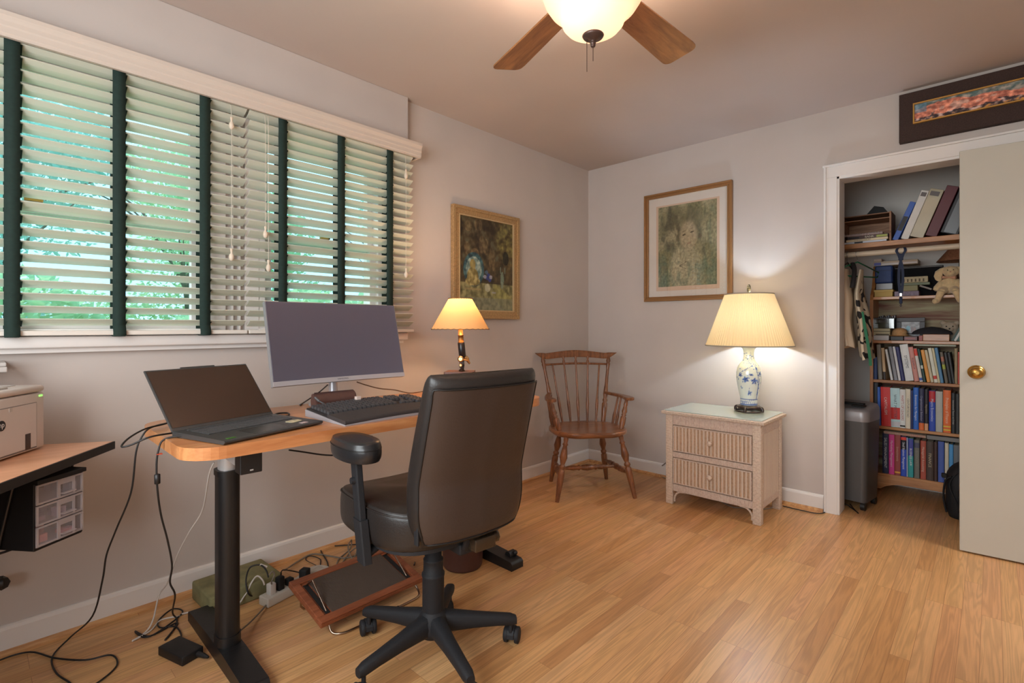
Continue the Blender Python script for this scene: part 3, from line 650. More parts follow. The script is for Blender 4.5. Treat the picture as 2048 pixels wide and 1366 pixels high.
cord('black cord drooping beneath the front of desktop', [V3(578,900,.70), V3(600,903,.70), V3(650,910,.72), V3(680,908,.74), V3(725,888,.78), V3(745,872,.80)], .0028, blackcord)
# =================================================================== FOOTREST
fr = thing('footrest', 'tilted wooden footrest with brown ribbed mat and bent steel wire', 'footrest', (.595, -2.487, 0), math.radians(1))
fw = wood('reddish brown wood', (118,62,38), (150,84,54), .4, 'Y', 6)
ft = Matrix.Translation((0,0,.085)) @ Matrix.Rotation(math.radians(13), 4, 'Y')
mb = MB(); mb.T = ft; Wx, Wy = .135, .228
mb.box(-Wx,Wx,-Wy,Wy,-.012,.004)
mb.box(-Wx,-Wx+.032,-Wy,Wy,.004,.012); mb.box(Wx-.032,Wx,-Wy,Wy,.004,.012)
mb.box(-Wx+.032,Wx-.032,-Wy,-Wy+.03,.004,.012); mb.box(-Wx+.032,Wx-.032,Wy-.03,Wy,.004,.012)
obj('wooden_frame', mb, fw, fr, .003)
mb = MB(); mb.T = ft
for k in range(70):
    y = -Wy+.065+k*(2*Wy-.13)/69; mb.box(-Wx+.034,Wx-.034,y-.0018,y+.0018,.003,.0085)
mb.box(-Wx+.034,Wx-.034,-Wy+.062,Wy-.062,.003,.0065); obj('ribbed_mat', mb, M('ribbed brown rubber', (82,68,60), .6), fr)
for s in (-1,1):
    mb = MB(); mb.T = ft; mb.box(-Wx+.045,Wx-.04,s*(Wy-.047)-.009,s*(Wy-.047)+.009,.004,.0062); obj('wire_slot', mb, M('dark slot', (20,14,12), .9), fr)
mb = MB(); wr = M('bent nickel wire', (170,150,132), .28, 1)
for s in (-1,1):
    y = s*(Wy-.047); a = ft @ Vector((-.09,y,.0)); b = ft @ Vector((-.045,y,.052)); c = ft @ Vector((-.03,y,.052)); d = ft @ Vector((.09,y,.0))
    mb.tube([a,b,c,d], .0035, 7, 5)
mb.tube([ft @ Vector((.09,-Wy+.047,0)), (.12,-Wy+.045,.012), (.150,-Wy+.07,.006), (.158,-.1,.006), (.158,.12,.006), (.150,Wy-.04,.006), (.12,Wy-.02,.02), (.09,Wy-.03,.05)], .0042, 8, 6)
mb.tube([ft @ Vector((-.09,-Wy+.047,0)), (-.11,-Wy+.05,.008), (-.12,0,.005), (-.11,Wy-.05,.008), ft @ Vector((-.09,Wy-.047,0))], .0042, 8, 5)
obj('wire_stand', mb, wr, fr)
mb = MB(); mb.cyl((.158,.05,.006),(.158,.085,.006),.006); obj('rubber_sleeve', mb, black, fr)
# =================================================================== WASTEBASKET
wb = obj('wastebasket', MB().lathe([(.001,.002),(.088,.002),(.093,.012),(.105,.26),(.108,.264),(.108,.27),(.102,.27),(.099,.262),(.087,.01),(.001,.008)], (0,0,0), 44), M('brown plastic bin', (74,44,38), .5)); place(wb, (.655,-1.975,0)); tag(wb, 'round brown wastebasket on floor under the desk behind office chair', 'wastebasket')
# =================================================================== CORNER DESK, PRINTER, DRAWERS
cdk = thing('corner_desk', 'corner computer desk with peach wood top and black edge at far left', 'desk', (0,0,0))
CZ = .74
pts = [(.310,-3.241),(.90,-3.686),(1.05,-4.0),(1.05,-4.35),(.03,-4.35),(.03,-3.68)]
mb = MB(); mb.prism(pts, CZ-.02, CZ); obj('desktop', mb, wood('peach laminate', (196,140,104), (216,160,124), .35, 'Y', 4, .1, .6), cdk)
mb = MB(); mb.prism([(.312,-3.237),(.905,-3.683),(1.055,-4.0),(1.055,-4.355),(.025,-4.355),(.025,-3.678)], CZ-.026, CZ-.0006); obj('black_edge', mb, black, cdk)
mb = MB(); mb.box(.05,.09,-4.33,-3.75,.0,CZ-.027); mb.box(.05,1.0,-4.34,-4.30,.0,CZ-.027)
obj('frame_leg', mb, blk, cdk)
kb0 = onz(8,1165,.30)
mb = MB(); c = onx(6,1165,.10)
mb.turned(c-Vector((0,.05,0)), c+Vector((.0,.0,0)), [(0,.008),(.4,.008),(.45,.022),(1,.022)], 8); mb.turned(c+Vector((-.05,-.03,0)), c+Vector((.014,0,0)), [(0,.006),(.6,.006),(.62,.022),(1,.020)], 7); obj('tightening_knob', mb, black, cdk)
pr = thing('printer', 'white laser printer standing on the corner desk at far left', 'printer', (.265,-3.411,CZ), math.radians(54.4))
# local: front face x=0 looks along +x, body extends to -x and along -y
pm = M('printer white', (214,205,200), .45); pm2 = M('printer pale grey', (196,190,186), .45)
mb = MB(); mb.rbox(-.28,0,-.38,0,.004,.180,.006); obj('body', mb, pm, pr)
mb = MB(); mb.rbox(-.28,.002,-.382,.001,.182,.203,.009); obj('top_cover', mb, pm, pr)
mb = MB(); mb.rbox(-.12,-.02,-.30,-.12,.201,.209,.003); mb.rbox(-.11,-.06,-.10,-.03,.202,.206,.001,1); obj('output_tray', mb, pm2, pr)
mb = MB(); mb.box(-.001,.0015,-.36,-.038,.014,.150); fp = obj('front_panel', mb, pm, pr, .0006)
mb = MB(); mb.box(-.0005,.0008,-.363,-.0362,.010,.1518); obj('panel_gap', mb, M('dark seam', (120,112,108), .8), pr)
mb = MB(); mb.box(.0012,.0022,-.086,-.064,.012,.060); obj('paper_window', mb, M('smoked window', (70,50,42), .2), pr)
mb = MB(); mb.box(.001,.0025,-.150,-.138,.138,.150); obj('latch', mb, pm2, pr)
mb = MB(); mb.rbox(-.004,.0028,-.026,-.012,.167,.173,.001,1); obj('power_light', mb, M('green lamp', (150,230,120), .4, emis=((150,230,110), 1.0)), pr)
rr = Matrix(((0,0,1,0),(1,0,0,0),(0,1,0,0),(0,0,0,1)))
mb = MB(); mb.T = Matrix.Translation((.0026,-.179,.103)) @ rr; mb.cyl((0,0,-.001),(0,0,0),.0150,n=40); lg = obj('round_logo', mb, M('logo black', (25,25,30), .4), pr)
text('hp', .022, Matrix.Translation((.003,-.1795,.105)) @ rr, M('logo white', (225,222,220), .5), lg, ext=.0002)
# second small device above the printer at the frame edge
mb = MB(); c = onx(-20,735,.16); mb.rbox(c.x-.06,c.x+.06,c.y-.10,onx(14,735,.22).y,c.z-.30,c.z-.02,.006)
mb = MB()
b = onx(14,740,.12)
mb.rbox(.001,.15,b.y-.26,b.y,b.z-.006,b.z+.012,.003); mb.rbox(.001,.15,b.y-.26,b.y-.002,b.z+.0125,b.z+.026,.003)
tr = obj('paper_tray', mb, M('printer pale grey', (0,0,0))); tag(tr, 'pale plastic tray on the wall at left frame edge above printer', 'tray')
# drawer unit hung under the corner desk
du = thing('drawer_organizer', 'black three drawer organizer with cloudy clear fronts under corner desk', 'drawers', (.535,-3.450,.51), math.radians(36.4))
clearm = M('clear drawer plastic', (206,200,208), .3, alpha=.22); frost = M('frosted drawer plastic', (214,206,210), .35, alpha=.42)
mb = MB(); mb.box(-.26,-.004,-.002,.004,-.010,.182); mb.box(-.26,-.004,.136,.142,-.010,.182); mb.box(-.26,-.004,0,.14,-.012,-.004); mb.box(-.26,.010,-.002,.142,.176,.188); mb.box(-.26,-.25,0,.14,-.01,.18)
for z in (.056,.116): mb.box(-.26,-.012,.004,.136,z-.002,z+.002)
obj('casing', mb, M('organizer black', (22,20,22), .55), du, .0015)
rd = random.Random(4)
for k in range(3):
    z = -.002+k*.0592
    mb = MB(); mb.box(-.003,.0,.002,.138,z,z+.056); dw = obj('drawer', mb, clearm, du)
    mb = MB(); mb.frame(.002,.138,z,z+.056,.005,-.002,.002); mb.box(-.001,.003,.060,.068,z,z+.056); mb.box(-.001,.003,.106,.112,z,z+.056); mb.box(.0,.003,.066,.110,z+.040,z+.056); mb.box(.0,.012,.070,.108,z+.012,z+.015); mb.box(-.24,-.003,.006,.134,z+.001,z+.004)
    obj('drawer_rim', mb, frost, dw)
    mb = MB()
    for j in range(9):
        a = rd.uniform(-.15,-.02); b = rd.uniform(.015,.11); mb.rbox(a,a+rd.uniform(.01,.03),b,b+.022,z+.005,z+rd.uniform(.012,.034),.001,1); mb.m = 0
    obj('contents', mb, M(('pink contents','lilac contents','grey contents')[k], ((205,130,130),(150,130,150),(110,115,130))[k], .6), dw)
hg = MB(); hg.tube([(-.05,-.012,.203),(-.055,-.012,.18),(-.105,-.012,-.005),(-.105,-.008,-.018),(-.105,.07,-.020),(-.105,.145,-.018),(-.10,.15,.0),(-.05,.150,.18),(-.05,.150,.203)], .0035, 8, 4)
hg.tube([(-.19,-.012,.203),(-.20,-.012,.18),(-.22,-.012,-.005),(-.22,.07,-.020),(-.22,.150,-.01),(-.19,.150,.203)], .0035, 8, 4)
tag(obj('wire_hanger_bracket', hg, M('dark grey wire', (60,58,60), .4, .5)), 'dark wire bracket hanging under corner desk, holding the organizer', 'bracket'); o = bpy.data.objects['wire_hanger_bracket']; place(o, (.535,-3.450,.51), math.radians(36.4))
# =================================================================== OFFICE CHAIR
leath = M('black leather', (38,33,31), .38, bump=.25, bscale=160, spec=.5)
leathb = M('brownish black leather back', (60,47,41), .42, bump=.3, bscale=160, spec=.45)
nyl = M('black nylon', (22,20,21), .40, bump=.1, bscale=200)
YAW = math.radians(174)
oc = thing('office_chair', 'black leather office chair with padded arms on five castors', 'office chair', (1.086,-2.486,0), YAW)
# local: +x forward, +y the sitter's left
base_rot = math.radians(56)-YAW
for k in range(5):
    a = base_rot+k*2*PI/5; ca, sa = math.cos(a), math.sin(a)
    R = []
    for t, zc, w, h in ((.02,.118,.030,.038),(.06,.116,.027,.034),(.14,.108,.022,.026),(.22,.099,.019,.021),(.272,.092,.018,.019),(.292,.088,.014,.014)):
        ring = []
        for j in range(12):
            b = 2*PI*j/12; cw = math.copysign(abs(math.cos(b))**.7, math.cos(b))*w; ch = math.copysign(abs(math.sin(b))**.7, math.sin(b))*h
            ring.append((ca*t-sa*cw, sa*t+ca*cw, zc+ch))
        R.append(ring)
    mb = MB(); mb.rings(R); arm = obj('base_arm', mb, nyl, oc)
    cx, cy = ca*.272, sa*.272; sw = a+(1.1,2.0,-.7,.5,1.6)[k]; dx, dy = math.cos(sw), math.sin(sw)
    ox, oy = cx+dx*.018, cy+dy*.018
    mb = MB(); mb.cyl((cx,cy,.045),(cx,cy,.085),.007,n=10)
    for s_ in (-1,1):
        p = Vector((ox-dy*.013*s_, oy+dx*.013*s_, .0275)); q = Vector((ox-dy*.028*s_, oy+dx*.028*s_, .0275))
        mb.turned(p, q, [(0,.0265),(.15,.0275),(.8,.0275),(1,.023)], 24); mb.turned(q, q+(q-p)*.04, [(0,.018),(1,.016)], 20)
    # hood over the wheels
    R = []
    for j in range(9):
        b = -.5+j*(PI+.6)/8
        c = Vector((ox+dx*math.cos(b)*.030, oy+dy*math.cos(b)*.030, .0275+math.sin(b)*.030))
        R.append([tuple(c+Vector((-dy*.012,dx*.012,0))), tuple(c+Vector((dy*.012,-dx*.012,0))), tuple(c*1+Vector((dy*.012-dx*math.cos(b)*.006,-dx*.012-dy*math.cos(b)*.006,-math.sin(b)*.006))), tuple(c+Vector((-dy*.012-dx*math.cos(b)*.006,dx*.012-dy*math.cos(b)*.006,-math.sin(b)*.006)))])
    mb.rings(R, smooth=False); obj('castor', mb, nyl, arm)
mb = MB(); mb.lathe([(.001,.075),(.045,.078),(.052,.10),(.052,.135),(.040,.155),(.035,.165)], n=32); obj('hub', mb, nyl, oc)
mb = MB(); mb.lathe([(.036,.15),(.037,.155),(.037,.272),(.039,.278),(.039,.286),(.034,.288),(.033,.33),(.034,.334),(.029,.336),(.029,.45),(.001,.45)], n=32); obj('gas_column', mb, nyl, oc)
mb = MB(); mb.rbox(-.14,.14,-.07,.07,.43,.455,.006); mb.rbox(-.20,.10,-.028,.028,.415,.45,.006)
mb.tube([(-.10,0,.44),(-.18,0,.43),(-.205,0,.45),(-.215,0,.50),(-.215,0,.54)], .022, 10, 5, .45); mb.tube([(.03,-.05,.42),(.05,-.18,.41),(.06,-.24,.405)],.005,6,4); mb.ball((.06,-.25,.405),(.012,.02,.009))
obj('seat_mechanism', mb, nyl, oc)
mb = MB(); mb.rbox(-.25,-.19,-.075,.005,.435,.475,.004); mb.turned((-.20,-.08,.445),(-.20,-.12,.445),[(0,.012),(.1,.02),(.9,.02),(1,.014)],8); obj('tilt_bracket', mb, M('dark glossy bracket', (70,58,46), .25, .4), oc)
# seat cushion, superellipse slices
def slab_cushion(L0, L1, W, z0, z1, crown=0, ex=3.2, nose=0, n=40, nz=10, saddle=0):
    R = []
    for i in range(nz+1):
        ph = -PI/2+PI*i/nz; sc_ = math.cos(ph)**.35 if abs(math.cos(ph)) > 1e-6 else 0; sc_ = max(sc_, .02) if i not in (0,nz) else .55
        zz = (z0+z1)/2+math.sin(ph)*(z1-z0)/2; ring = []
        for j in range(n):
            a = 2*PI*j/n; c, s_ = math.cos(a), math.sin(a)
            x = math.copysign(abs(c)**(2/ex), c); y = math.copysign(abs(s_)**(2/ex), s_)
            px_ = (L0+L1)/2+x*(L1-L0)/2*(.90+.10*sc_); py_ = y*W/2*(.90+.10*sc_)
            ring.append((px_, py_, zz-nose*max(0, x)**3+saddle*abs(y)**2*(1 if i > nz/2 else 0)))
        R.append(ring)
    return R
def closed(R):
    mb = MB(); n = len(R[0])
    for idx in (0, -1):                       # dome the ends so that nothing is a flat cap
        c = Vector((0,0,0))
        for p in R[idx]: c += Vector(p)
        c /= n; rr = [[tuple(Vector(p).lerp(c, t)) for p in R[idx]] for t in (.33,.66,.97)]
        R = (rr[::-1]+R) if idx == 0 else (R+rr)
    return mb.rings(R)
mb = closed(slab_cushion(-.20,.335,.50,.455,.565,nose=.022,saddle=.012)); seat = obj('seat', mb, leath, oc)
mb = MB(); R = slab_cushion(-.202,.337,.504,.455,.565,nose=.022,saddle=.012)[8]; mb.tube([(p[0]*1.0,p[1]*1.0,p[2]) for p in R]+[R[0]], .0028, 6, 0); obj('seat_piping', mb, leath, seat)
mb = MB(); mb.prism([(p[0],p[1]) for p in slab_cushion(-.19,.27,.46,0,1)[5]], .445, .485, True); obj('seat_pan', mb, nyl, oc)
# backrest: horizontal slices along a leaning spine
def back_slice(v, grow=0.0, thick=1.0, dx=0.0, n=44):
    z = .485+.510*v
    xc = -.200-.085*max(0, v-.36)**1.1*2.0
    hw = .205-.006*v
    if v < .22: hw *= .84+.16*math.sin(v/.22*PI/2)
    th = (.044+.012*math.sin(v*PI)-.006*v)*thick
    e = 1.0
    if v > .93: q = (v-.93)/.07; th *= math.sqrt(max(.03, 1-q*q)); hw *= .96+.04*math.sqrt(max(0, 1-q*q))
    if v < .05: th *= .55+.45*v/.05
    ring = []
    for j in range(n):
        a = 2*PI*j/n; c, s_ = math.cos(a), math.sin(a)
        x = math.copysign(abs(c)**(2/3.0), c)*th; y = math.copysign(abs(s_)**(2/5.0), s_)*(hw+grow)
        ring.append((xc+x-.030*(1-(y/hw)**2)+.012*v+dx, y, z))
    return ring
vs = [0,.015,.04,.08,.13,.18,.25,.35,.45,.55,.65,.75,.84,.90,.93,.955,.975,.99,1.0]
R = [back_slice(v) for v in vs]; mb = closed(R); bk = obj('backrest', mb, leath, oc)
# rear panel with its seam
def rear(v, y, d=0.0):
    r = back_slice(v); hw = max(p[1] for p in r); yy = y*hw; best = None
    cand = [p for p in r if p[0] <= sum(q[0] for q in r)/len(r)+.001]
    cand.sort(key=lambda p: p[1])
    for i in range(len(cand)-1):
        if cand[i][1] <= yy <= cand[i+1][1]:
            t = (yy-cand[i][1])/max(1e-6, cand[i+1][1]-cand[i][1]); return Vector((cand[i][0]*(1-t)+cand[i+1][0]*t-d, yy, r[0][2]))
    p = cand[0] if yy < 0 else cand[-1]; return Vector((p[0]-d, yy, p[2]))
mb = MB(); nv, nu = 24, 26
mb.grid(lambda u, v: rear(.03+.89*v, (-1+2*u)*.965, .006), nu, nv); obj('rear_panel', mb, leathb, oc)
mb = MB(); loop = [rear(.92, -.965+1.93*k/16, .007) for k in range(17)]+[rear(.92-.89*k/16, .965, .007) for k in range(1,17)]+[rear(.03, .965-1.93*k/16, .007) for k in range(1,17)]+[rear(.03+.89*k/16, -.965, .007) for k in range(1,17)]
mb.tube(loop, .0026, 6, 2); obj('back_piping', mb, M('seam black', (16,14,14), .5), bk)
mb = MB(); mb.rbox(-.225,-.205,.1855,.1935,.50,.62,.002,1); obj('zip_tab', mb, nyl, bk)
# arms
for s_ in (1,-1):
    y = s_*.262
    mb = MB(); P = [(.04,.418),(.07,.418)]
    mb.rings([[(x-.026,y-.014,z),(x+.026,y-.014,z),(x+.026,y+.014,z),(x-.026,y+.014,z)] for x, z in ((-.030,.41),(-.028,.42),(-.004,.52),(.0,.535))], smooth=False)
    mb.rings([[(x-.021,y-.011,z),(x+.021,y-.011,z),(x+.021,y+.011,z),(x-.021,y+.011,z)] for x, z in ((-.005,.50),(.022,.65),(.035,.725))], smooth=False)
    mb.tube([(-.028,y,.43),(-.02,y-s_*.03,.438),(0,y-s_*.08,.448),(0,y-s_*.15,.450)], .020, 10, 5, .6)
    mb.turned((.022,y+s_*.010,.650),(.022,y+s_*.022,.650),[(0,.012),(1,.010)],14)
    sup = obj('arm_support', mb, nyl, oc, .004)
    mb = MB(); R = []
    for i in range(9):
        ph = -PI/2+PI*i/8; sc_ = max(.35, math.cos(ph)**.5) if 0 < i < 8 else .6; ring = []
        for j in range(28):
            a = 2*PI*j/28; c, q = math.cos(a), math.sin(a)
            ring.append((.036+.122*math.copysign(abs(c)**.85,c)*(.80+.20*sc_), y+.060*math.copysign(abs(q)**.85,q)*(.80+.20*sc_), .748+math.sin(ph)*.029))
        R.append(ring)
    pad = obj('arm_pad', closed(R), M('black arm leather', (34,34,36), .30, bump=.1, bscale=120), oc)
    mb = MB(); mb.tube([(p[0],p[1]*1.0+(.001*s_),p[2]+.000) for p in R[5]]+[R[5][0]], .0014, 5, 0); obj('arm_seam', mb, M('seam black', (0,0,0)), pad)
# =================================================================== WINDSOR ARMCHAIR
wc = thing('windsor_chair', 'brown wooden spindle back armchair in the room corner', 'chair', (.432,-.643,0), math.atan2(-.28,.351))
ww = wood('maple brown stain', (100,60,36), (144,92,58), .35, 'Z', 7, .2)
# local +x forward, +y sitter's left
def turned_leg(p0, p1):
    pr = [(0,.013),(.10,.015),(.30,.021),(.42,.0225),(.48,.021),(.50,.014),(.52,.021),(.55,.021),(.57,.013),(.60,.017),(.68,.026),(.78,.020),(.86,.013),(.88,.020),(.91,.013),(.95,.016),(1,.017)]
    mb = MB(); mb.turned(p0, p1, pr, 16); return mb
SZ = .405
legs = [((.225,.262,0),(.165,.185,SZ)),((.225,-.262,0),(.165,-.185,SZ)),((-.215,.215,0),(-.14,.150,SZ)),((-.215,-.205,0),(-.14,-.150,SZ))]
for a, b in legs: obj('leg', turned_leg(a, b), ww, wc)
def along(l, z): a, b = Vector(l[0]), Vector(l[1]); return a.lerp(b, z/SZ)
sp = [(0,.009),(.14,.010),(.26,.018),(.33,.014),(.36,.020),(.39,.012),(.42,.018),(.5,.022),(.58,.018),(.61,.012),(.64,.020),(.67,.014),(.74,.018),(.86,.010),(1,.009)]
mb = MB(); l1, r1 = along(legs[0],.155).lerp(along(legs[2],.155),.5), along(legs[1],.155).lerp(along(legs[3],.155),.5)
mb.turned(along(legs[0],.155), along(legs[2],.155), sp, 14); obj('side_stretcher', mb, ww, wc)
mb = MB(); mb.turned(along(legs[1],.155), along(legs[3],.155), sp, 14); obj('side_stretcher', mb, ww, wc)
mb = MB(); mb.turned(l1, r1, sp, 14); obj('middle_stretcher', mb, ww, wc)
# saddle seat
def seat_out(a):
    c, s_ = math.cos(a), math.sin(a); x = .232*math.copysign(abs(c)**.72, c); y = .262*math.copysign(abs(s_)**.72, s_)
    if c < 0: y *= 1-.16*abs(c); x *= .95
    if c > 0: x -= .014*math.exp(-(y/.07)**2)*0-.012*math.exp(-((abs(y)-.13)/.06)**2)
    return x, y
mb = MB(); n = 56; ts = [2*PI*k/n for k in range(n)]
def sring(f, z, dish=0): return [(seat_out(t)[0]*f, seat_out(t)[1]*f, z-dish*(1-f*f)*(1+.0*t)) for t in ts]
mb.rings([sring(.80,SZ-.012), sring(.93,SZ-.006), sring(1.0,SZ+.008), sring(1.0,SZ+.026), sring(.975,SZ+.031)]+[sring(f, SZ+.031, .016) for f in (.9,.75,.55,.35,.15,.02)])
obj('seat', mb, wood('maple brown seat', (112,68,42), (156,102,66), .28, 'Y', 5, .4), wc)
# back posts, spindles, rails
bx = lambda z: -.185-.20*(z-.43)
post_pr = [(0,.016),(.08,.017),(.20,.020),(.28,.020),(.30,.013),(.33,.019),(.36,.013),(.42,.018),(.52,.015),(.56,.012),(.80,.011),(.86,.014),(.885,.0165),(.90,.012),(.93,.017),(.97,.012),(1,.008)]
for s_ in (-1,1):
    mb = MB(); mb.turned((bx(.43),s_*.180,.425),(bx(.905),s_*.255,.905), post_pr, 16); obj('back_post', mb, ww, wc)
for k in range(5):
    q = (k-2); y0 = q*.062; y1 = q*.0905; zt = .853 if abs(q) == 2 else .905
    mb = MB(); mb.turned((bx(.43)-.012*(1-abs(q)/2),y0,.425),(bx(zt)-.010,y1*(1 if abs(q)==2 else 1.05),zt),
        [(0,.0075),(.1,.0085),(.3,.0115),(.42,.009),(.45,.0075),(1,.0065)] if abs(q) == 2 else [(0,.0075),(.1,.0085),(.28,.0115),(.4,.0085),(.87,.0062),(.90,.010),(.93,.0105),(.95,.006),(1,.0105)], 12); obj('spindle', mb, ww, wc)
mb = MB(); mb.tube([(bx(.848)-.004,-.245,.846),(bx(.85)-.018,0,.853),(bx(.848)-.004,.245,.846)], .010, 10, 8, .8); obj('cross_rail', mb, ww, wc)
mb = MB(); R = []
for i in range(33):
    u = -1+2*i/32; y = u*.310; au = abs(u)
    zc = .914+.012*math.cos(u*PI*.9)+.030*max(0, au-.72)**1.3*5; hh = .026*(1-.25*au) if au < .8 else .026*.8*max(.10, 1-((au-.8)/.2)**1.5)
    xc = bx(.92)-.020+.030*u*u
    R.append([(xc-.010,y,zc-hh),(xc+.010,y,zc-hh*1.02),(xc+.012,y,zc+hh*.3),(xc+.004,y,zc+hh),(xc-.006,y,zc+hh),(xc-.012,y,zc+hh*.3)])
mb.rings(R); obj('crest_rail', mb, ww, wc, .002)
for s_ in (-1,1):
    mb = MB(); out = []
    cen = [(bx(.63)+.012,s_*.215,.017),(-.12,s_*.245,.019),(-.04,s_*.266,.022),(.03,s_*.275,.027),(.085,s_*.272,.033),(.12,s_*.270,.030),(.135,s_*.269,.014)]
    Rg = []
    for x, y, w_ in cen: Rg.append([(x,y-w_,.628),(x,y+w_,.628),(x,y+w_,.648),(x,y-w_,.648)])
    mb.rings(Rg, smooth=False); obj('arm', mb, ww, wc, .005)
    mb = MB(); mb.turned((.095,s_*.215,.43),(.06,s_*.268,.63),[(0,.015),(.2,.020),(.38,.020),(.44,.012),(.47,.019),(.50,.012),(.58,.019),(.68,.015),(.76,.012),(.80,.015),(.9,.012),(1,.012)],14); obj('arm_post', mb, ww, wc)
    for j in (0,1):
        mb = MB(); mb.turned((-.03-.07*j,s_*.222,.43),(-.03-.06*j,s_*.260,.63),[(0,.008),(.3,.0115),(.45,.008),(1,.0065)],12); obj('arm_spindle', mb, ww, wc)
# =================================================================== WICKER NIGHTSTAND
def wicker(name, c1, c2, axis, sc_=260):
    m = bpy.data.materials.new(name); m.use_nodes = True; nt = m.node_tree; N = nt.nodes; L = nt.links; p = N['Principled BSDF']
    tc = N.new('ShaderNodeTexCoord'); wv = N.new('ShaderNodeTexWave'); wv.bands_direction = axis; wv.inputs['Scale'].default_value = sc_/6.28*1.0
    wv.inputs['Distortion'].default_value = 1.2; wv.inputs['Detail'].default_value = 1
    L.new(tc.outputs['Object'], wv.inputs['Vector']); nz = N.new('ShaderNodeTexNoise'); nz.inputs['Scale'].default_value = 90; nz.inputs['Detail'].default_value = 3; L.new(tc.outputs['Object'], nz.inputs['Vector'])
    ad = N.new('ShaderNodeMath'); ad.operation = 'MULTIPLY_ADD'; ad.inputs[1].default_value = .75; L.new(wv.outputs['Fac'], ad.inputs[0]); L.new(nz.outputs['Fac'], ad.inputs[2])
    r = N.new('ShaderNodeValToRGB'); r.color_ramp.elements[0].position = .40; r.color_ramp.elements[1].position = 1.1 if False else 1.0; r.color_ramp.elements[0].color = srgb(c1)+(1,); r.color_ramp.elements[1].color = srgb(c2)+(1,)
    L.new(ad.outputs[0], r.inputs[0]); L.new(r.outputs[0], p.inputs['Base Color']); p.inputs['Roughness'].default_value = .65; p.inputs['Specular IOR Level'].default_value = .25
    b = N.new('ShaderNodeBump'); b.inputs['Strength'].default_value = .5; b.inputs['Distance'].default_value = .0015; L.new(ad.outputs[0], b.inputs['Height']); L.new(b.outputs[0], p.inputs['Normal']); return m
wz = wicker('wicker wrapped upright', (156,132,114), (222,202,184), 'Z'); wx = wicker('wicker wrapped rail', (160,134,118), (212,192,178), 'X'); wyy = wicker('wicker wrapped side rail', (160,134,118), (212,192,178), 'Y')
reed = wicker('woven reed', (164,130,104), (206,176,150), 'Z', 420)
ns = thing('nightstand', 'whitewashed wicker two drawer nightstand with glass top against the wall', 'nightstand', (.955,-.515,0), math.radians(0))
NW, ND, NH = .575, .40, .600
for x in (0, NW-.046):
    for y in (0, ND-.046):
        mb = MB(); mb.rbox(x, x+.046, y, y+.046, 0, NH-.03, .004); obj('post', mb, wz, ns)
mb = MB(); 
for z0_, z1_ in ((.505,.570),(.300,.335),(.085,.130)): mb.box(.046, NW-.046, .004, .030, z0_, z1_)
obj('front_rail', mb, wx, ns, .003)
mb = MB()
for x in (.004, NW-.034):
    for z0_, z1_ in ((.510,.570),(.085,.125)): mb.box(x, x+.03, .046, ND-.046, z0_, z1_)
obj('side_rail', mb, wyy, ns, .003)
for x in (.012, NW-.012):
    mb = MB(); y = .052
    while y < ND-.050: mb.cyl((x,y,.125),(x,y,.51),.0062,n=8); y += .0105
    sp_ = obj('side_panel', mb, reed, ns); mb = MB(); y = .062
    while y < ND-.05: mb.cyl((x+(.0035 if x > .1 else -.0035),y,.126),(x+(.0035 if x > .1 else -.0035),y,.509),.0052,n=8); y += .021
    obj('light_reeds', mb, M('whitewashed reed', (208,190,174), .6, bump=.4, bscale=200), sp_)
mb = MB(); mb.box(.02,NW-.02,ND-.02,ND-.012,.09,.57); mb.box(.02,NW-.02,.02,ND-.02,.088,.10); obj('carcass_back', mb, reed, ns)
for z0_, z1_ in ((.335,.505),(.130,.300)):
    mb = MB(); mb.box(.049, NW-.049, .010, .30, z0_+.003, z1_-.003); d = obj('drawer', mb, reed, ns)
    mb = MB(); x = .058; k = 0; 
    while x < NW-.056: mb.cyl((x,.0075,z0_+.010),(x,.0075,z1_-.010),.0052 if k % 3 else .0068,n=8); x += .0113; k += 1
    obj('reed_front', mb, reed, d)
    mb = MB(); x = .066
    while x < NW-.056: mb.cyl((x,.0052,z0_+.010),(x,.0052,z1_-.010),.0050,n=8); x += .0226
    obj('light_reeds', mb, M('whitewashed reed', (208,190,174), .6, bump=.4, bscale=200), d)
    mb = MB()
    for a, b in ((z0_+.004,z0_+.012),(z1_-.012,z1_-.004)): mb.cyl((.049,.004,(a+b)/2),(NW-.049,.004,(a+b)/2),.0042,n=8)
    for xx in (.053,NW-.053): mb.cyl((xx,.004,z0_+.004),(xx,.004,z1_-.004),.0042,n=8)
    obj('drawer_trim', mb, wx, d)
    zc = (z0_+z1_)/2+.005; mb = MB(); mb.turned((NW/2,.006,zc),(NW/2,-.026,zc),[(0,.010),(.3,.008),(.5,.015),(.75,.0165),(.92,.012),(1,.004)],18); obj('knob', mb, wz, d)
    gap = MB(); gap.frame(.0465,NW-.0465,z0_,z1_,.0025,0,.004)
    gap.v = [(v[1], v[0]+.011, v[2]) for v in gap.v]; obj('drawer_gap', gap, M('dark gap', (60,44,38), .9), d)
mb = MB(); mb.rbox(-.018, NW+.018, -.018, ND+.004, .570, .592, .009, 3); obj('top', mb, wx, ns)
mb = MB()
for a in range(90):
    t_ = a/89*(NW+.034)-.017; mb.ball((t_,-.019,.581),(.0048,.004,.0105),6,5)
for a in range(62):
    t_ = a/61*(ND+.02)-.017
    mb.ball((NW+.019,t_,.581),(.004,.0048,.0105),6,5); mb.ball((-.019,t_,.581),(.004,.0048,.0105),6,5)
obj('braided_edge', mb, wz, ns)
mb = MB(); mb.rbox(-.006, NW+.006, -.006, ND, .5925, .5985, .0015, 1)
obj('glass_top', mb, M('greenish table glass', (196,205,196), .05, spec=.6, coat=.3), ns, label='pale green glass plate')
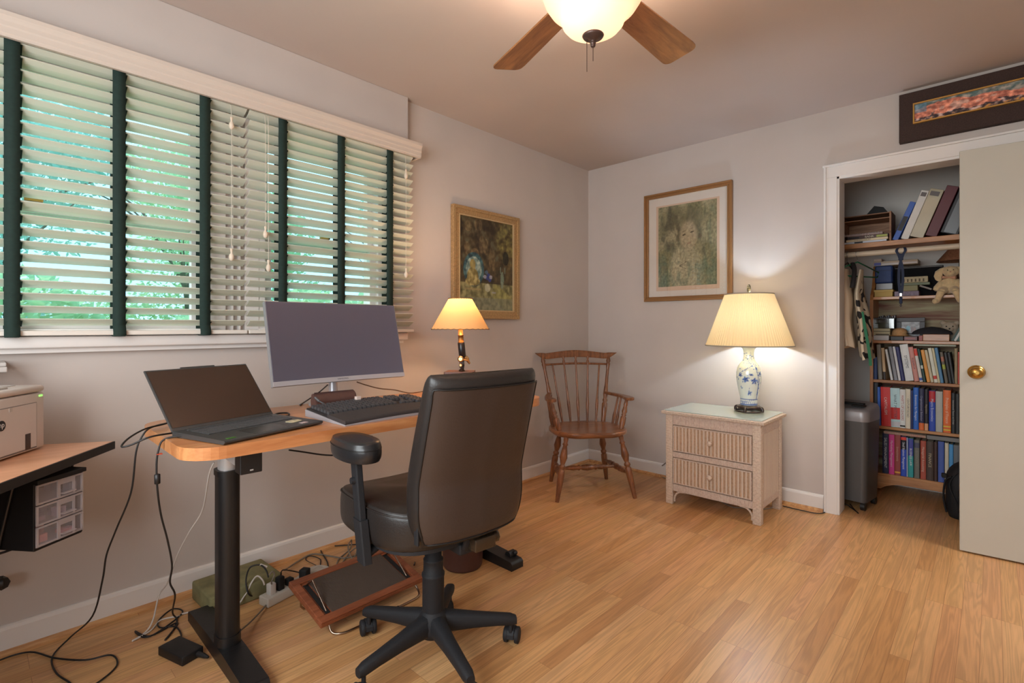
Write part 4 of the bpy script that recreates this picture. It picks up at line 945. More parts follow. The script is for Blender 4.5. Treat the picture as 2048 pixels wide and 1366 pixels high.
for sx, x0_ in ((1,.046),(-1,NW-.046)):
    mb = MB(); mb.tube([(x0_+sx*.006,.018,.018),(x0_+sx*.008,.018,.045),(x0_+sx*.022,.018,.070),(x0_+sx*.045,.018,.082),(x0_+sx*.075,.018,.084)], .0062, 10, 6); obj('bracket', mb, wz, ns)
cord('grey cord looping from behind nightstand to the wall', [ony(1342,915,-.02), ony(1330,927,-.05), F(1316,938,.03), F(1316,948), F(1330,956), F(1352,958)], .004, greycord)
cord('pale cord lying in shadow under nightstand', [F(1440,1002), F(1465,1014), F(1490,1016), F(1530,1018), F(1562,1010)], .003, greycord)
# =================================================================== VASE LAMP
vl = thing('table_lamp', 'lit blue and white porcelain vase lamp with pleated cream shade on nightstand', 'lamp', (1.372,-.235,.5985), math.radians(-20))
dkw = M('dark carved wood', (44,26,24), .3, coat=.3)
mb = MB(); mb.lathe([(.001,.018),(.062,.018),(.070,.024),(.070,.030),(.064,.036),(.058,.040),(.001,.040)], n=40)
for k in range(4):
    a = k*PI/2+.4; c, s_ = math.cos(a), math.sin(a); mb.tube([(c*.055,s_*.055,.026),(c*.074,s_*.074,.026),(c*.080,s_*.080,.016),(c*.078,s_*.078,.004)], .0095, 8, 4)
mb.tube([(.078*math.cos(t),.078*math.sin(t),.0045) for t in [2*PI*k/40 for k in range(41)]], .0045, 6, 0)
obj('wooden_stand', mb, dkw, vl)
prof = [(.046,.040),(.050,.044),(.050,.060),(.050,.080),(.056,.110),(.064,.150),(.071,.190),(.0735,.220),(.072,.250),(.064,.280),(.050,.300),(.037,.318),(.0315,.340),(.031,.365),(.034,.385),(.043,.398),(.048,.402),(.046,.406),(.03,.404)]
P2 = catmull([(r,0,z) for r, z in prof], 5)
mb = MB(); mb.lathe([(p.x,p.z) for p in P2], n=110)
vase = obj('vase', mb, vcol('porcelain', .12, .6, .6), vl)
rdv = random.Random(12)
flowers = [(-1.15,.205,.022),(-.45,.195,.024),(-.85,.120,.015),(-1.6,.23,.015),(1.2,.2,.024),(2.4,.19,.022),(.1,.24,.016),(-.75,.235,.010)]
dots = [(rdv.uniform(-PI,PI), rdv.uniform(.14,.38), rdv.uniform(.0025,.006)) for _ in range(120)]
def vasecol(co):
    a = math.atan2(co.y, co.x); z = co.z; r = max(.02, math.hypot(co.x, co.y)); base = (214,222,218)
    blue = (58,92,168); db = (40,62,130)
    if z < .046: return (190,205,215)
    if z < .084:
        t = (a*14/PI) % 1; zz = (z-.048)/.034
        if zz < .06 or zz > .94: return blue
        return blue if abs(t-.5) < .36*(1-zz) and abs(t-.5) > .16*(1-zz)-.02 else base
    if z > .396: return (205,212,214)
    for fa, fz, fr in flowers:
        d = (a-fa+PI) % (2*PI)-PI; u = d*r; v = z-fz; q = math.hypot(u, v); th = math.atan2(v, u)
        R_ = fr*(.75+.25*math.cos(5*th+fa*3))
        if q < R_:
            return db if (q < fr*.2 or abs(math.sin(th*2.5)) < .2 or abs(q-R_*.62) < fr*.08) else (104,136,196)
    # branch on the camera's right side
    for (a0, z0_, a1, z1_) in ((.05,.085,-.05,.20),(-.05,.20,-.35,.30),(-.35,.30,-.55,.37),(-.35,.30,-1.1,.27),(.10,.085,.05,.21),(-.30,.29,-.1,.26),(-1.1,.27,-1.5,.25)):
        ua, va = 0, 0; A = Vector((((a-a0+PI)%(2*PI)-PI)*.07, z-z0_)); B = Vector((((a1-a0))*.07, z1_-z0_)); t = max(0, min(1, A.dot(B)/B.length_squared))
        if (A-B*t).length < .0022: return blue
    for da, dz_, dr in dots:
        d = (a-da+PI) % (2*PI)-PI
        if (d*r)**2+((z-dz_)*1.4)**2 < dr*dr: return (84,116,178)
    return base
paint(vase, vasecol)
shade_m = translucent('pleated cream shade', (255,222,166), .085)
mb = MB(); S0, S1 = .412, .732
mb.lathe([(.252,S0),(.140,S1)], n=360, cap=False, wob=lambda a, i: .0022*math.cos(a*90)*(1 if i == 0 else .7)); obj('lamp_shade', mb, shade_m, vl)
mb = MB()
for r_, z_ in ((.254,S0),(.142,S1)): mb.tube([(r_*math.cos(a), r_*math.sin(a), z_) for a in [2*PI*k/72 for k in range(73)]], .0035, 6, 0)
obj('shade_binding', mb, M('greyish shade binding', (168,156,140), .8), vl)
mb = MB(); mb.cyl((0,0,.40),(0,0,.47),.012); mb.cyl((0,0,.70),(0,0,.745),.004); mb.lathe([(.001,.404),(.030,.404),(.030,.409),(.001,.411)], n=24)
for s_ in (-1,1): mb.tube([(0,s_*.01,.43),(0,s_*.055,.50),(0,s_*.055,.60),(0,s_*.02,.69),(0,0,.705)], .002, 6, 4)
for k in range(3): a = k*2*PI/3; mb.tube([(0,0,.722),(.14*math.cos(a),.14*math.sin(a),.731)], .0018, 5, 0)
obj('harp', mb, brass, vl)
mb = MB(); mb.T = Matrix.Translation((0,0,.768)) @ Matrix.Rotation(math.radians(60), 4, 'Z'); q = 36
mb.tube([(0,.024*math.cos(a),.024*math.sin(a)) for a in [2*PI*k/q for k in range(q+1)]], .0028, 6, 0)
for k in range(4):
    a = k*PI/2+.785; mb.tube([(0,.010*math.cos(a)+.010*math.cos(b),.010*math.sin(a)+.010*math.sin(b)) for b in [2*PI*j/14 for j in range(15)]], .0018, 5, 0)
mb.cyl((0,0,-.030),(0,0,-.02),.006)
obj('finial', mb, M('aged grey brass', (120,112,90), .35, .8), vl)
mb = MB(); mb.ball((0,0,.512),(.024,.024,.028)); obj('bulb', mb, M('cool bulb glass', (235,240,255), .5, emis=((225,235,255), 2)), vl)
l_ = lamp('table_lamp_light', 'POINT', (0,0,0), 15, (.60,.80,1), .03); l_.parent = vl; l_.location = (0,0,.540)
# =================================================================== CEILING FAN
FX, FY = 1.572, -2.238
fan = thing('ceiling_fan', 'brown five blade ceiling fan with frosted glass light bowl', 'ceiling fan', (FX, FY, H))
bron = M('oiled bronze', (74,60,54), .35, .7)
mb = MB(); mb.lathe([(.001,0),(.085,0),(.09,-.02),(.09,-.035),(.13,-.05),(.135,-.10),(.11,-.145),(.06,-.155),(.06,-.19),(.09,-.20),(.001,-.20)], n=44); obj('motor_housing', mb, bron, fan)
bladew = wood('oak fan blade', (132,86,48), (178,124,74), .4, 'X', 5, .1, 1.5)
for k in range(5):
    a = math.radians(17+72*k); Rz = Matrix.Rotation(a, 4, 'Z') @ Matrix.Translation((0,0,-.236)) @ Matrix.Rotation(math.radians(-11), 4, 'X')
    o = []
    for x, y in ((.17,-.052),(.56,-.068)): o.append((x,y))
    for j in range(1,6): b = -PI/2+PI/2*j/5; o.append((.575+.028*math.cos(b), -.040+.028*math.sin(b)))
    for j in range(0,6): b = PI/2*j/5; o.append((.575+.028*math.cos(b), .040+.028*math.sin(b)))
    o += [(.56,.068),(.17,.052)]
    mb = MB(); mb.prism(o, -.003, .003); bl = obj('blade', mb, bladew, fan, .001); bl.matrix_local = Rz
    mb = MB(); mb.prism([(.10,-.018),(.15,-.02),(.20,-.045),(.24,-.03),(.25,0),(.24,.03),(.20,.045),(.15,.02),(.10,.018)], .003, .008); obj('blade_iron', mb, bron, bl)
bowlm = translucent('frosted bowl glass', (250,208,184), .016, emis=((255,206,170), .20))
mb = MB(); zc = -.200
mb.lathe([(.155,-.238),(.161,-.244),(.160,-.264),(.152,-.288),(.136,-.313),(.110,-.337),(.103,-.343),(.100,-.351),(.095,-.365),(.083,-.379),(.062,-.391),(.035,-.399),(.001,-.401)], (0,0,0), 64, False); obj('light_bowl', mb, bowlm, fan)
mb = MB(); mb.lathe([(.030,.0),(.034,-.007),(.030,-.013),(.014,-.020),(.009,-.023),(.006,-.026),(.009,-.029),(.009,-.032),(.006,-.034),(.008,-.038),(.006,-.042),(.001,-.044)], (0,0,-.394), 28); obj('bowl_finial', mb, M('dark brown bronze', (84,66,60), .4, .5), fan)
for dx_, ln, x0_ in ((-.012,.106,-.016),(.0,.046,.0)):
    mb = MB(); z = -.410 if x0_ else -.438
    lat = Vector((CC, SS, 0))*x0_*1.2
    for j in range(int(ln/.0034)): mb.ball((lat.x, lat.y, z-j*.0034), .0015, 6, 4)
    obj('pull_chain', mb, M('dark chain', (70,54,50), .4, .8), fan)
for k in range(3):
    a = 2*PI*k/3+.5; l_ = lamp('fan_bulb_light', 'POINT', (0,0,0), 36, (1,.75,.54), .035); l_.parent = fan; l_.location = (.06*math.cos(a), .06*math.sin(a), -.300)
    mb = MB(); mb.ball((.06*math.cos(a), .06*math.sin(a), -.300),(.022,.022,.03),12,8); obj('bulb', mb, M('fan bulb glass', (255,225,180), .5, emis=((255,214,160), 2)), fan)
mb = MB(); mb.cyl((0,0,-.2),(0,0,-.395),.006); obj('centre_rod', mb, bron, fan)
# =================================================================== PICTURES
goldm = M('mottled gold frame', (176,142,98), .45, .35, var=.25, vscale=120, bump=.4, bscale=150)
def tl(a, b, t): return tuple(x*(1-t)+y*t for x, y in zip(a, b))
def nz(x, y, s, o=0): return noise.fractal(Vector((x*s, y*s, o)), 1.0, 2.0, 4)
def ell(x, y, cx, cy, rx, ry): return ((x-cx)/rx)**2+((y-cy)/ry)**2
sl = thing('framed_painting', 'gold framed dark still life painting on window wall above the desk lamp', 'painting', (0,0,0))
y0,y1,z0_,z1_ = -1.505,-.893,1.180,1.898
mb = MB(); mb.frame(y0,y1,z0_,z1_,.022,.004,.034); mb.frame(y0+.020,y1-.020,z0_+.020,z1_-.020,.034,.004,.026); fr_ = obj('frame', mb, goldm, sl, .002)
mb = MB(); mb.frame(y0+.052,y1-.052,z0_+.052,z1_-.052,.006,.004,.029); obj('inner_lip', mb, M('pale gold lip', (206,180,138), .4, .4), fr_)
mb = MB(); a0_, a1_, b0_, b1_ = y0+.057, y1-.057, z0_+.057, z1_-.057
mb.grid(lambda u, v: (.016, a0_+(a1_-a0_)*u, b0_+(b1_-b0_)*v), 130, 150); pic = obj('picture', mb, vcol('varnished picture', .35, .4), sl, recalc=False)
mb = MB(); mb.box(.002,.010,y0+.01,y1-.01,z0_+.01,z1_-.01); obj('backing', mb, M('brown backing', (110,84,60), .8), sl)
def still(co):
    u = (co.y-a0_)/(a1_-a0_); v = (co.z-b0_)/(b1_-b0_); n_ = nz(u, v, 5); n2 = nz(u, v, 16, 3)
    c = tl((52,42,30), (108,92,58), max(0, min(1, .38+n_*.6+n2*.3)))
    if v > .55: c = tl(c, (84,84,66), max(0, min(1, n_*1.2+n2)))
    gx = ell(u, v, .88, .80, .22, .25)
    if gx < 1.3: c = tl(c, (132,122,66), max(0, min(.8, 1.3-gx))*(.6+n2))
    for (cx, cy, rx, ry) in ((.14,.66,.05,.07),(.28,.62,.07,.05),(.56,.58,.03,.11),(.62,.56,.03,.12),(.40,.72,.05,.10),(.48,.70,.05,.09),(.16,.9,.06,.06),(.34,.93,.07,.07)):
        if ell(u, v, cx, cy, rx, ry) < 1: c = tl(c, (140,118,82), .38+.35*n2)
    if ell(u, v, .86, .60, .06, .08) < 1: c = tl(c, (28,28,26), .8)
    if v < .30: c = tl((104,98,62), (148,142,98), max(0, min(1, .5+n2+.5*n_)))
    if v < .30 and .62 < u < .98 and abs((v-.05)-(.98-u)*.5) < .10: c = tl(c, (170,164,90), .45)
    if v < .14: c = tl(c, (128,132,116), .6)
    e = ell(u, v, .26, .44, .185, .185)
    if e < 1: c = tl((104,128,122), (172,182,166), max(0, min(1, .5+n2))) if e < .55 else tl((36,62,72), (70,104,106), max(0, min(1, .5+1.5*n2)))
    if ell(u, v, .24, .49, .05, .06) < 1: c = (158,140,84)
    if ell(u, v, .24, .36, .10, .10) < 1 or ell(u, v, .24, .31, .13, .05) < 1: c = tl((128,112,62), (176,160,106), max(0, min(1, .5+n2*1.5)))
    if abs(u-.24) < .14 and .215 < v < .24: c = (150,134,90)
    if ell(u, v, .51, .25, .055, .045) < 1: c = (176,172,140)
    for (cx, cy, q) in ((.50,.36,1),(.55,.34,1),(.46,.37,0),(.53,.39,1),(.49,.42,2),(.57,.37,0)):
        if ell(u, v, cx, cy, .03, .022) < 1: c = ((150,150,160),(52,62,120),(74,98,120))[q]
    if ell(u, v, .79, .36, .035, .085) < 1 or (abs(abs(u-.80)-.045) < .008 and .42 < v < .50): c = (112,128,110)
    if ell(u, v, .79, .29, .02, .04) < 1: c = (130,140,118)
    if ell(u, v, .63, .20, .04, .012) < 1: c = (152,150,140)
    return tuple(x*(.98+.14*n2) for x in c)
paint(pic, still)
pt = thing('framed_portrait', 'gold framed pale portrait print with wide white mat above windsor chair', 'picture', (0,0,0))
x0_,x1_,z0_,z1_ = .533,1.193,1.318,2.128
def xframe(mb, x0, x1, z0, z1, w, ya, yb): mb.box(x0,x1,ya,yb,z0,z0+w); mb.box(x0,x1,ya,yb,z1-w,z1); mb.box(x0,x0+w,ya,yb,z0+w,z1-w); return mb.box(x1-w,x1,ya,yb,z0+w,z1-w)
gm2 = M('satin gold frame', (150,108,66), .4, .35)
mb = MB(); xframe(mb,x0_,x1_,z0_,z1_,.014,-.030,-.002); xframe(mb,x0_+.013,x1_-.013,z0_+.013,z1_-.013,.014,-.022,-.002); xframe(mb,x0_+.026,x1_-.026,z0_+.026,z1_-.026,.008,-.026,-.002); obj('frame', mb, gm2, pt, .002)
mb = MB(); mb.box(x0_+.03,x1_-.03,-.010,-.003,z0_+.03,z1_-.03); obj('mat_board', mb, M('white mat board', (212,202,192), .8), pt)
m0,m1,n0,n1 = .645,1.085,1.425,2.022
mb = MB(); mb.box(m0-.018,m1+.018,-.0106,-.009,n0-.03,n1+.012); obj('print_border', mb, M('peach print border', (206,176,152), .8), pt)
mb = MB(); mb.grid(lambda u, v: (m0+(m1-m0)*u, -.0112, n0+(n1-n0)*v), 120, 150); pic = obj('print', mb, vcol('matt print', .7, .2), pt, recalc=False)
def portrait(co):
    u = (co.x-m0)/(m1-m0); v = (co.z-n0)/(n1-n0); n_ = nz(u, v, 4, 7); n2 = nz(u, v*.6, 12, 2); n3 = nz(u, v, 34, 5)
    c = tl((122,116,84), (164,154,120), max(0, min(1, .5+n_)))
    c = tl(c, (104,120,98), max(0, min(.4, (.12-v*.1)+abs(u-.5)*.9*max(0, .5-v)*2+n2*.5)))
    d = ell(u, v, .24, .72, .17, .24)
    if d < 1.6: c = tl(c, (70,64,48), max(0, min(.62, (1.6-d)*.30+n2*.9+n3*.9)))
    d = ell(u, v, .52, .72, .24, .22)
    if d < 1.3: c = tl(c, (96,88,66), max(0, min(.6, (1.3-d)*.5+n2*.8+n3*.9)))
    X_, Y_ = (u-.53)*math.cos(.18)+(v-.60)*.8*math.sin(.18), -(u-.53)*math.sin(.18)+(v-.60)*math.cos(.18)
    d = ell(X_, Y_, 0, 0, .155, .195)
    if d < 1.15: c = tl(c, (176,160,130), min(.85, (1.15-d)*1.6))
    if v < .46: c = tl(c, (178,166,136), max(0, min(.75, 1.2-ell(u, v, .48, .15, .30, .36)+n2*.3)))
    for s in (-1, 1):
        if ell(X_, Y_, s*.068, .035, .034, .010) < 1: c = (84,74,56)
        if ell(X_, Y_, s*.068, .078, .044, .005) < 1: c = (136,120,94)
    if ell(X_, Y_, .005, -.035, .014, .006) < 1 or ell(X_, Y_, 0, -.085, .036, .009) < 1: c = (156,126,104)
    if .70 < u < .82 and .35 < v < .62: c = tl(c, (90,82,62), max(0, min(.7, n2*1.5+n3)))
    if .20 < v < .30 and abs(u-.44-.05*math.sin(v*70)) < .012: c = (110,100,78)
    if v < .3: c = tl(c, (96,112,92), max(0, min(.4, abs(u-.45)*.6+n2*.8)))
    return tuple(x*(.97+.22*n3) for x in c)
paint(pic, portrait)
mb = MB(); mb.quad((x0_+.03,-.0195,z0_+.03),(x1_-.03,-.0195,z0_+.03),(x1_-.03,-.0195,z1_-.03),(x0_+.03,-.0195,z1_-.03)); obj('picture_glass', mb, glass('picture glass', (.98,.98,.98), .05), pt)
pn = thing('framed_landscape', 'wide dark framed orange and teal abstract landscape above closet door', 'painting', (0,0,0))
x0_,x1_,z0_,z1_ = 2.104,3.10,2.146,2.412
mb = MB(); mb.box(x0_,x1_,-.040,-.002,z0_,z1_); obj('burlap_board', mb, M('dark brown burlap', (62,46,42), .95, var=.25, vscale=220, bump=.6, bscale=300), pn, .002)
mb = MB(); xframe(mb,2.166,3.04,2.232,2.343,.007,-.058,-.040); obj('gold_frame', mb, M('satin gold slip', (190,142,72), .35, .5), pn, .001)
m0,m1,n0,n1 = 2.172,3.034,2.238,2.337
mb = MB(); mb.grid(lambda u, v: (m0+(m1-m0)*u, -.0455, n0+(n1-n0)*v), 260, 50); pic = obj('picture', mb, vcol('impasto picture', .5, .4), pn, recalc=False)
def pano(co):
    u = (co.x-m0); v = (co.z-n0)/(n1-n0); n_ = nz(u*1.5, v*.25, 7, 1); n2 = nz(u*1.2, v*.16, 34, 4); n3 = nz(u*1.2, v*.2, 12, 8)
    c = tl((88,112,112), (150,140,130), max(0, min(1, .5+n3+n2)))
    h1 = .62+.14*math.sin(u*9+.5)+.16*n_+u*.25; h2 = .26+.10*math.sin(u*23)+.3*n3
    if v < h1: c = tl((190,104,84), (226,150,122), max(0, min(1, .5+n2*.9)))
    if v < h1-.14 and n3 > .25: c = tl(c, (214,184,170), .6)
    if v < h2: c = tl((54,36,38), (190,160,150), max(0, min(1, .25+n2*1.6)))
    if v < h2-.18 and n2 > .2: c = (190,130,60)
    if u < .05 and v > .5: c = tl(c, (96,140,170), .6)
    return tuple(x*(1+.3*n2) for x in c)
paint(pic, pano)
# =================================================================== CLOSET
pine = wood('orange pine', (164,102,52), (204,142,84), .4, 'X', 5, .2, 1.5); pinez = wood('orange pine upright', (164,102,52), (204,142,84), .4, 'Z', 5, .2, 1.5)
Z8 = lambda zx, zy: (1660+zx*.2929, 660+zy*.2928)
Z7 = lambda zx, zy: (1660+zx*.2637, 340+zy*.2635)
Z1 = lambda zx, zy: (1740+zx*.1464, 500+zy*.1464)
def at(zf, zx, zy, y): px, py = zf(zx, zy); return ony(px, py, y)
# upper shelf and rod
mb = MB(); mb.box(CLX0+.001, CLX1-.001, .45, CLY-.001, 1.646, 1.678); tag(obj('closet_shelf', mb, pine, None, .002), 'long orange pine shelf board high across closet', 'shelf')
mb = MB(); mb.cyl((CLX0+.001,.37,1.597),(CLX1-.001,.37,1.597),.017,n=20); rod = obj('closet_rod', mb, M('cream rod', (206,188,164), .5), None); tag(rod, 'round cream clothes rod running beneath the upper closet shelf', 'rod')
# bookcase
bc = thing('bookcase', 'orange pine bookcase with scalloped sides and arched base in closet', 'bookcase', (1.868,.66,0))
BW, BD = .80, .24
def side(x):
    P = [(0,0),(0,1.27),(.004,1.31),(.02,1.345),(.05,1.372),(.08,1.40),(.10,1.44),(.12,1.50),(.15,1.55),(.20,1.565),(BD,1.57),(BD,0),(.17,0),(.15,.05),(.07,.05),(.05,0)]
    mb = MB(); mb.prism(P, 0, .019); mb.v = [(x+v[2], v[0], v[1]) for v in mb.v]; return mb
obj('side_panel', side(0), pinez, bc, .002); obj('side_panel', side(BW-.019), pinez, bc, .002)
for z in (1.312,1.017,.750,.437,.118):
    obj('shelf', MB().box(.019, BW-.019, .002, BD-.008, z-.001, z+.018), pine, bc, .002)
sw = wood('swirled plywood', (120,66,44), (186,178,136), .6, 'X', 1.6, 0, 2.6)
obj('back_panel', MB().box(.0, BW, BD-.007, BD, .10, 1.5), sw, bc)
mb = MB(); P = [(.019,.118),(.019,.03)]+[(.019+.04+(BW-.118)*t, .03+.045*min(1, min(t, 1-t)*7)**.6) for t in [k/24 for k in range(25)]]+[(BW-.019,.03),(BW-.019,.118)]
mb.prism(P, 0, .018); mb.v = [(v[0], .004+v[2], v[1]) for v in mb.v]; obj('arched_apron', mb, pine, bc)
cover = lambda c: M('cover %d %d %d' % c, tuple(min(240, int(x*1.12+8)) for x in c), .45, var=.06, vscale=12, spec=.4)
pagem = M('page edges', (214,202,178), .8, var=.08, vscale=200, stretch=(1,1,1))
TSP = Matrix(((0,1,0,0),(0,0,-1,0),(-1,0,0,0),(0,0,0,1)))    # reads downward along the spine
THZ = Matrix(((1,0,0,0),(0,0,-1,0),(0,1,0,0),(0,0,0,1)))
def book(x0, x1, z0, h, col, label, ys=.672, depth=.16, lean=0, title=None, tc=(230,225,215), bands=(), ts=.5, group=None, name='book', bottom=None):
    w_ = max(.006, x1-x0); ang = math.atan2(lean, h)
    mb = MB(); w2 = w_-.0008; t_ = min(.0025, w2*.18)
    P = [(0,0),(0,depth),(t_,depth),(t_,.006),(w2-t_,.006),(w2-t_,depth),(w2,depth),(w2,0),(w2*.72,-.002),(w2*.28,-.002)]
    mb.prism(P, 0, h); o = obj(name, mb, cover(col), None); tag(o, label, 'binder' if name == 'binder' else 'book', group)
    mb = MB(); mb.box(t_, w2-t_, .006, depth-.003, .003, h-.004); obj('pages', mb, pagem, o)
    for b0, b1, bc_ in bands:
        mb = MB(); mb.prism([(.0003,-.0003),(w2-.0003,-.0003),(w2*.72,-.0027),(w2*.28,-.0027)], b0*h, b1*h); obj('spine_band', mb, cover(bc_), o)
    if title:
        sz = min(w_*ts*1.25, .022) ; L_ = len(title)*sz*.56; k = min(1, h*.86/max(L_, .001))
        text(title, sz, Matrix.Translation((w2/2, -.0030, h*.52)) @ TSP, M('ink %d %d %d' % tc, tc, .5), o, sx=k, ext=.0002)
    # rests on its lower corner on the side it leans to
    if lean >= 0: o.location = (x1, ys, z0); o.rotation_euler = (0, ang, 0); o.location = Vector((x1, ys, z0))-Vector((w_*math.cos(ang), 0, -w_*math.sin(ang)))
    else: o.location = (x0, ys, z0); o.rotation_euler = (0, ang, 0)
    return o
def row(zf, base, items, group, ys=.672):
    for it in items:
        a, b, top, col, label = it[:5]; kw = it[5] if len(it) > 5 else {}
        p = at(zf, a, top, ys); q = at(zf, b, top, ys); kw = dict(kw); lx = kw.pop('lx', 0)*.0010; sh_ = max(0, -lx)+max(0, 1.8885-p.x-max(0, -lx))
        book(p.x+sh_, q.x+sh_, base, p.z-base, col, label, ys=ys, group=group, lean=lx, **kw)
row(Z8, .1365, [
 (358,400,705,(34,38,62),'dark navy book with white spine lettering, leftmost on lowest shelf',dict(title='SALES MANAGEMENT',tc=(220,220,225))),
 (402,440,712,(196,58,128),'magenta pink book on lowest bookcase shelf',dict(title='Marketing Management',tc=(235,200,215))),
 (441,482,710,(140,62,58),'dull red book directly right of magenta book on lowest shelf',dict(title='Investments',tc=(200,150,130),bands=((.05,.09,(210,150,60)),))),
 (484,522,728,(44,72,168),'blue book with black and red top, on lowest shelf',dict(title='Small Business Management',tc=(225,228,235),bands=((.68,.92,(24,22,26)),(.92,.995,(205,60,44))))),
 (523,532,735,(176,180,200),'very thin pale book squeezed between blue and teal books, lowest shelf'),
 (534,570,738,(46,140,140),'teal book with indigo upper spine on lowest shelf',dict(title='BUSINESS LAW',tc=(225,235,235),bands=((.55,.99,(62,66,140)),))),
 (575,612,750,(104,100,92),'grey olive book on lowest shelf, right of teal book',dict(bands=((.8,.93,(70,70,90)),),title='ECONOMICS',tc=(150,146,130))),
 (618,656,755,(160,74,58),'brick red book on lowest shelf, right of grey olive book',dict(title='Managerial Accounting',tc=(220,190,170))),
 (658,707,760,(66,50,44),'wide dark brown book on lowest shelf',dict(title='FINANCE',tc=(190,175,140))),
 (709,735,765,(58,36,32),'narrow maroon brown book next to wide dark brown one, lowest shelf',dict()),
 (738,780,760,(66,84,150),'medium blue book rising behind the backpack, lowest shelf',dict()),
 (784,811,770,(186,178,160),'cream book above the backpack, lowest shelf',dict()),
 (813,842,780,(72,134,184),'light blue book above the backpack, lowest shelf'),
 (844,884,785,(98,100,104),'grey book nearest the door edge, lowest shelf'),
 ], 'books on the lowest bookcase shelf')
row(Z8, .4555, [
 (279,310,357,(24,24,28),'black spiral bound book at left end of second shelf from bottom',dict(bands=((.02,.98,(40,40,44)),))),
 (319,343,388,(52,92,178),'blue book leaning beside black spiral one, second shelf from bottom',dict(lx=-4)),
 (345,410,388,(196,48,46),'large red book titled CAPITALISM',dict(title='CAPITALISM',tc=(240,225,220),ts=.55,lx=-6)),
 (411,476,395,(176,204,210),'pale blue and red book just right of the large red one',dict(title='WHAT MATTERS',tc=(60,70,80),bands=((.20,.50,(186,46,44)),(.02,.14,(190,190,196))),lx=-5)),
 (477,515,404,(222,216,204),'white book with red and black lettering, second shelf from bottom',dict(title='HABITS OF LEADERS',tc=(180,60,40),bands=((.03,.07,(40,40,40)),))),
 (516,550,402,(208,198,176),'cream book with dark lettering between white and navy books',dict(title='CENTURY ROAD',tc=(70,60,50))),
 (551,568,412,(40,46,92),'thin navy book, second shelf from bottom',dict()),
 (569,605,392,(40,92,176),'bright blue tall book, second shelf from bottom',dict(title='Economics for Managers',tc=(220,228,240))),
 (607,643,398,(36,36,66),'dark navy book with orange foot, second shelf from bottom',dict(title='Organizational Behavior',tc=(150,150,180),bands=((.0,.17,(214,98,44)),))),
 (645,672,404,(34,30,34),'black book with orange and white foot, second shelf from bottom',dict(title='Negotiation',tc=(190,170,140),bands=((.0,.17,(222,150,110)),))),
 (676,720,413,(40,66,160),'blue book with red top, second shelf from bottom',dict(title='Macro Economics',tc=(215,220,235),bands=((.72,.99,(168,34,40)),))),
 (722,770,418,(166,166,158),'wide light grey book, second shelf from bottom',dict()),
 (773,826,410,(222,98,44),'wide bright orange book with yellow foot line',dict(title='Principles of Finance',tc=(250,215,180),bands=((.05,.08,(240,180,60)),(.13,.16,(240,180,60))))),
 (829,856,430,(36,36,38),'black book immediately right of orange book',dict(title='International Theory and Order',tc=(190,188,180))),
 (858,884,436,(44,46,46),'charcoal book nearest the door edge, second shelf from bottom',dict()),
 ], 'books on the second shelf from the bottom')
row(Z8, .7685, [
 (284,309,185,(36,54,96),'navy book at far left of third shelf, behind hanging green strap',dict()),
 (318,346,100,(122,116,106),'tall grey beige book leaning at left of third shelf',dict(lx=-10)),
 (349,370,122,(190,160,124),'tan book with dark foot leaning on third shelf',dict(lx=-12,bands=((.0,.25,(50,40,36)),))),
 (374,391,130,(222,218,212),'white floppy book leaning left on third shelf',dict(lx=-33)),
 (398,422,112,(132,132,138),'grey magazine leaning on third shelf, right of white book',dict(lx=-33)),
 (426,444,112,(206,204,206),'slim white book leaning before indigo book, third shelf',dict(lx=-33)),
 (446,471,115,(46,46,92),'indigo book leaning left of the SYSTEMS book',dict(lx=-33,)),
 (474,530,98,(224,216,206),'wide white book titled SYSTEMS',dict(title='SYSTEMS',tc=(40,36,36),lx=-33,ts=.62)),
 (533,566,115,(188,126,116),'dusty pink book leaning next to SYSTEMS book',dict(title='RESEARCH',tc=(90,50,60),lx=-33)),
 (569,592,125,(206,196,188),'white book with red top, third shelf',dict(bands=((.78,.99,(204,60,44)),(.04,.12,(60,90,160))),lx=-33)),
 (595,613,127,(40,66,62),'dark green black book leaning, third shelf',dict(bands=((.4,.5,(190,200,190)),),lx=-33)),
 (618,642,134,(214,142,68),'orange yellow book leaning, third shelf',dict(lx=-33)),
 (644,664,135,(190,178,150),'cream ridged book leaning right of orange yellow one',dict(lx=-33)),
 (667,692,122,(214,206,190),'cream book with red foot leaning, third shelf',dict(bands=((.10,.2,(190,60,50)),),lx=-33)),
 (694,710,122,(198,186,150),'pale yellow slim book leaning, third shelf',dict(lx=-32)),
 (712,735,120,(76,120,156),'steel blue tall book leaning, third shelf',dict(lx=-31)),
 (748,771,150,(94,84,70),'brown book with green and yellow patches, third shelf',dict(bands=((.45,.6,(150,160,60)),(.7,.85,(160,100,80))),lx=-27)),
 (775,798,152,(40,38,38),'narrow black book, left one of the black pair on third shelf',dict(lx=-26)),
 (799,822,153,(34,32,32),'wider black book, right one of the black pair on third shelf',dict(lx=-25)),
 (850,872,125,(142,124,92),'olive tan tall book standing upright near the door, third shelf',dict()),
 (873,888,150,(180,66,54),'red book cut off by door edge, third shelf',dict()),
 ], 'books on the third shelf from the bottom')
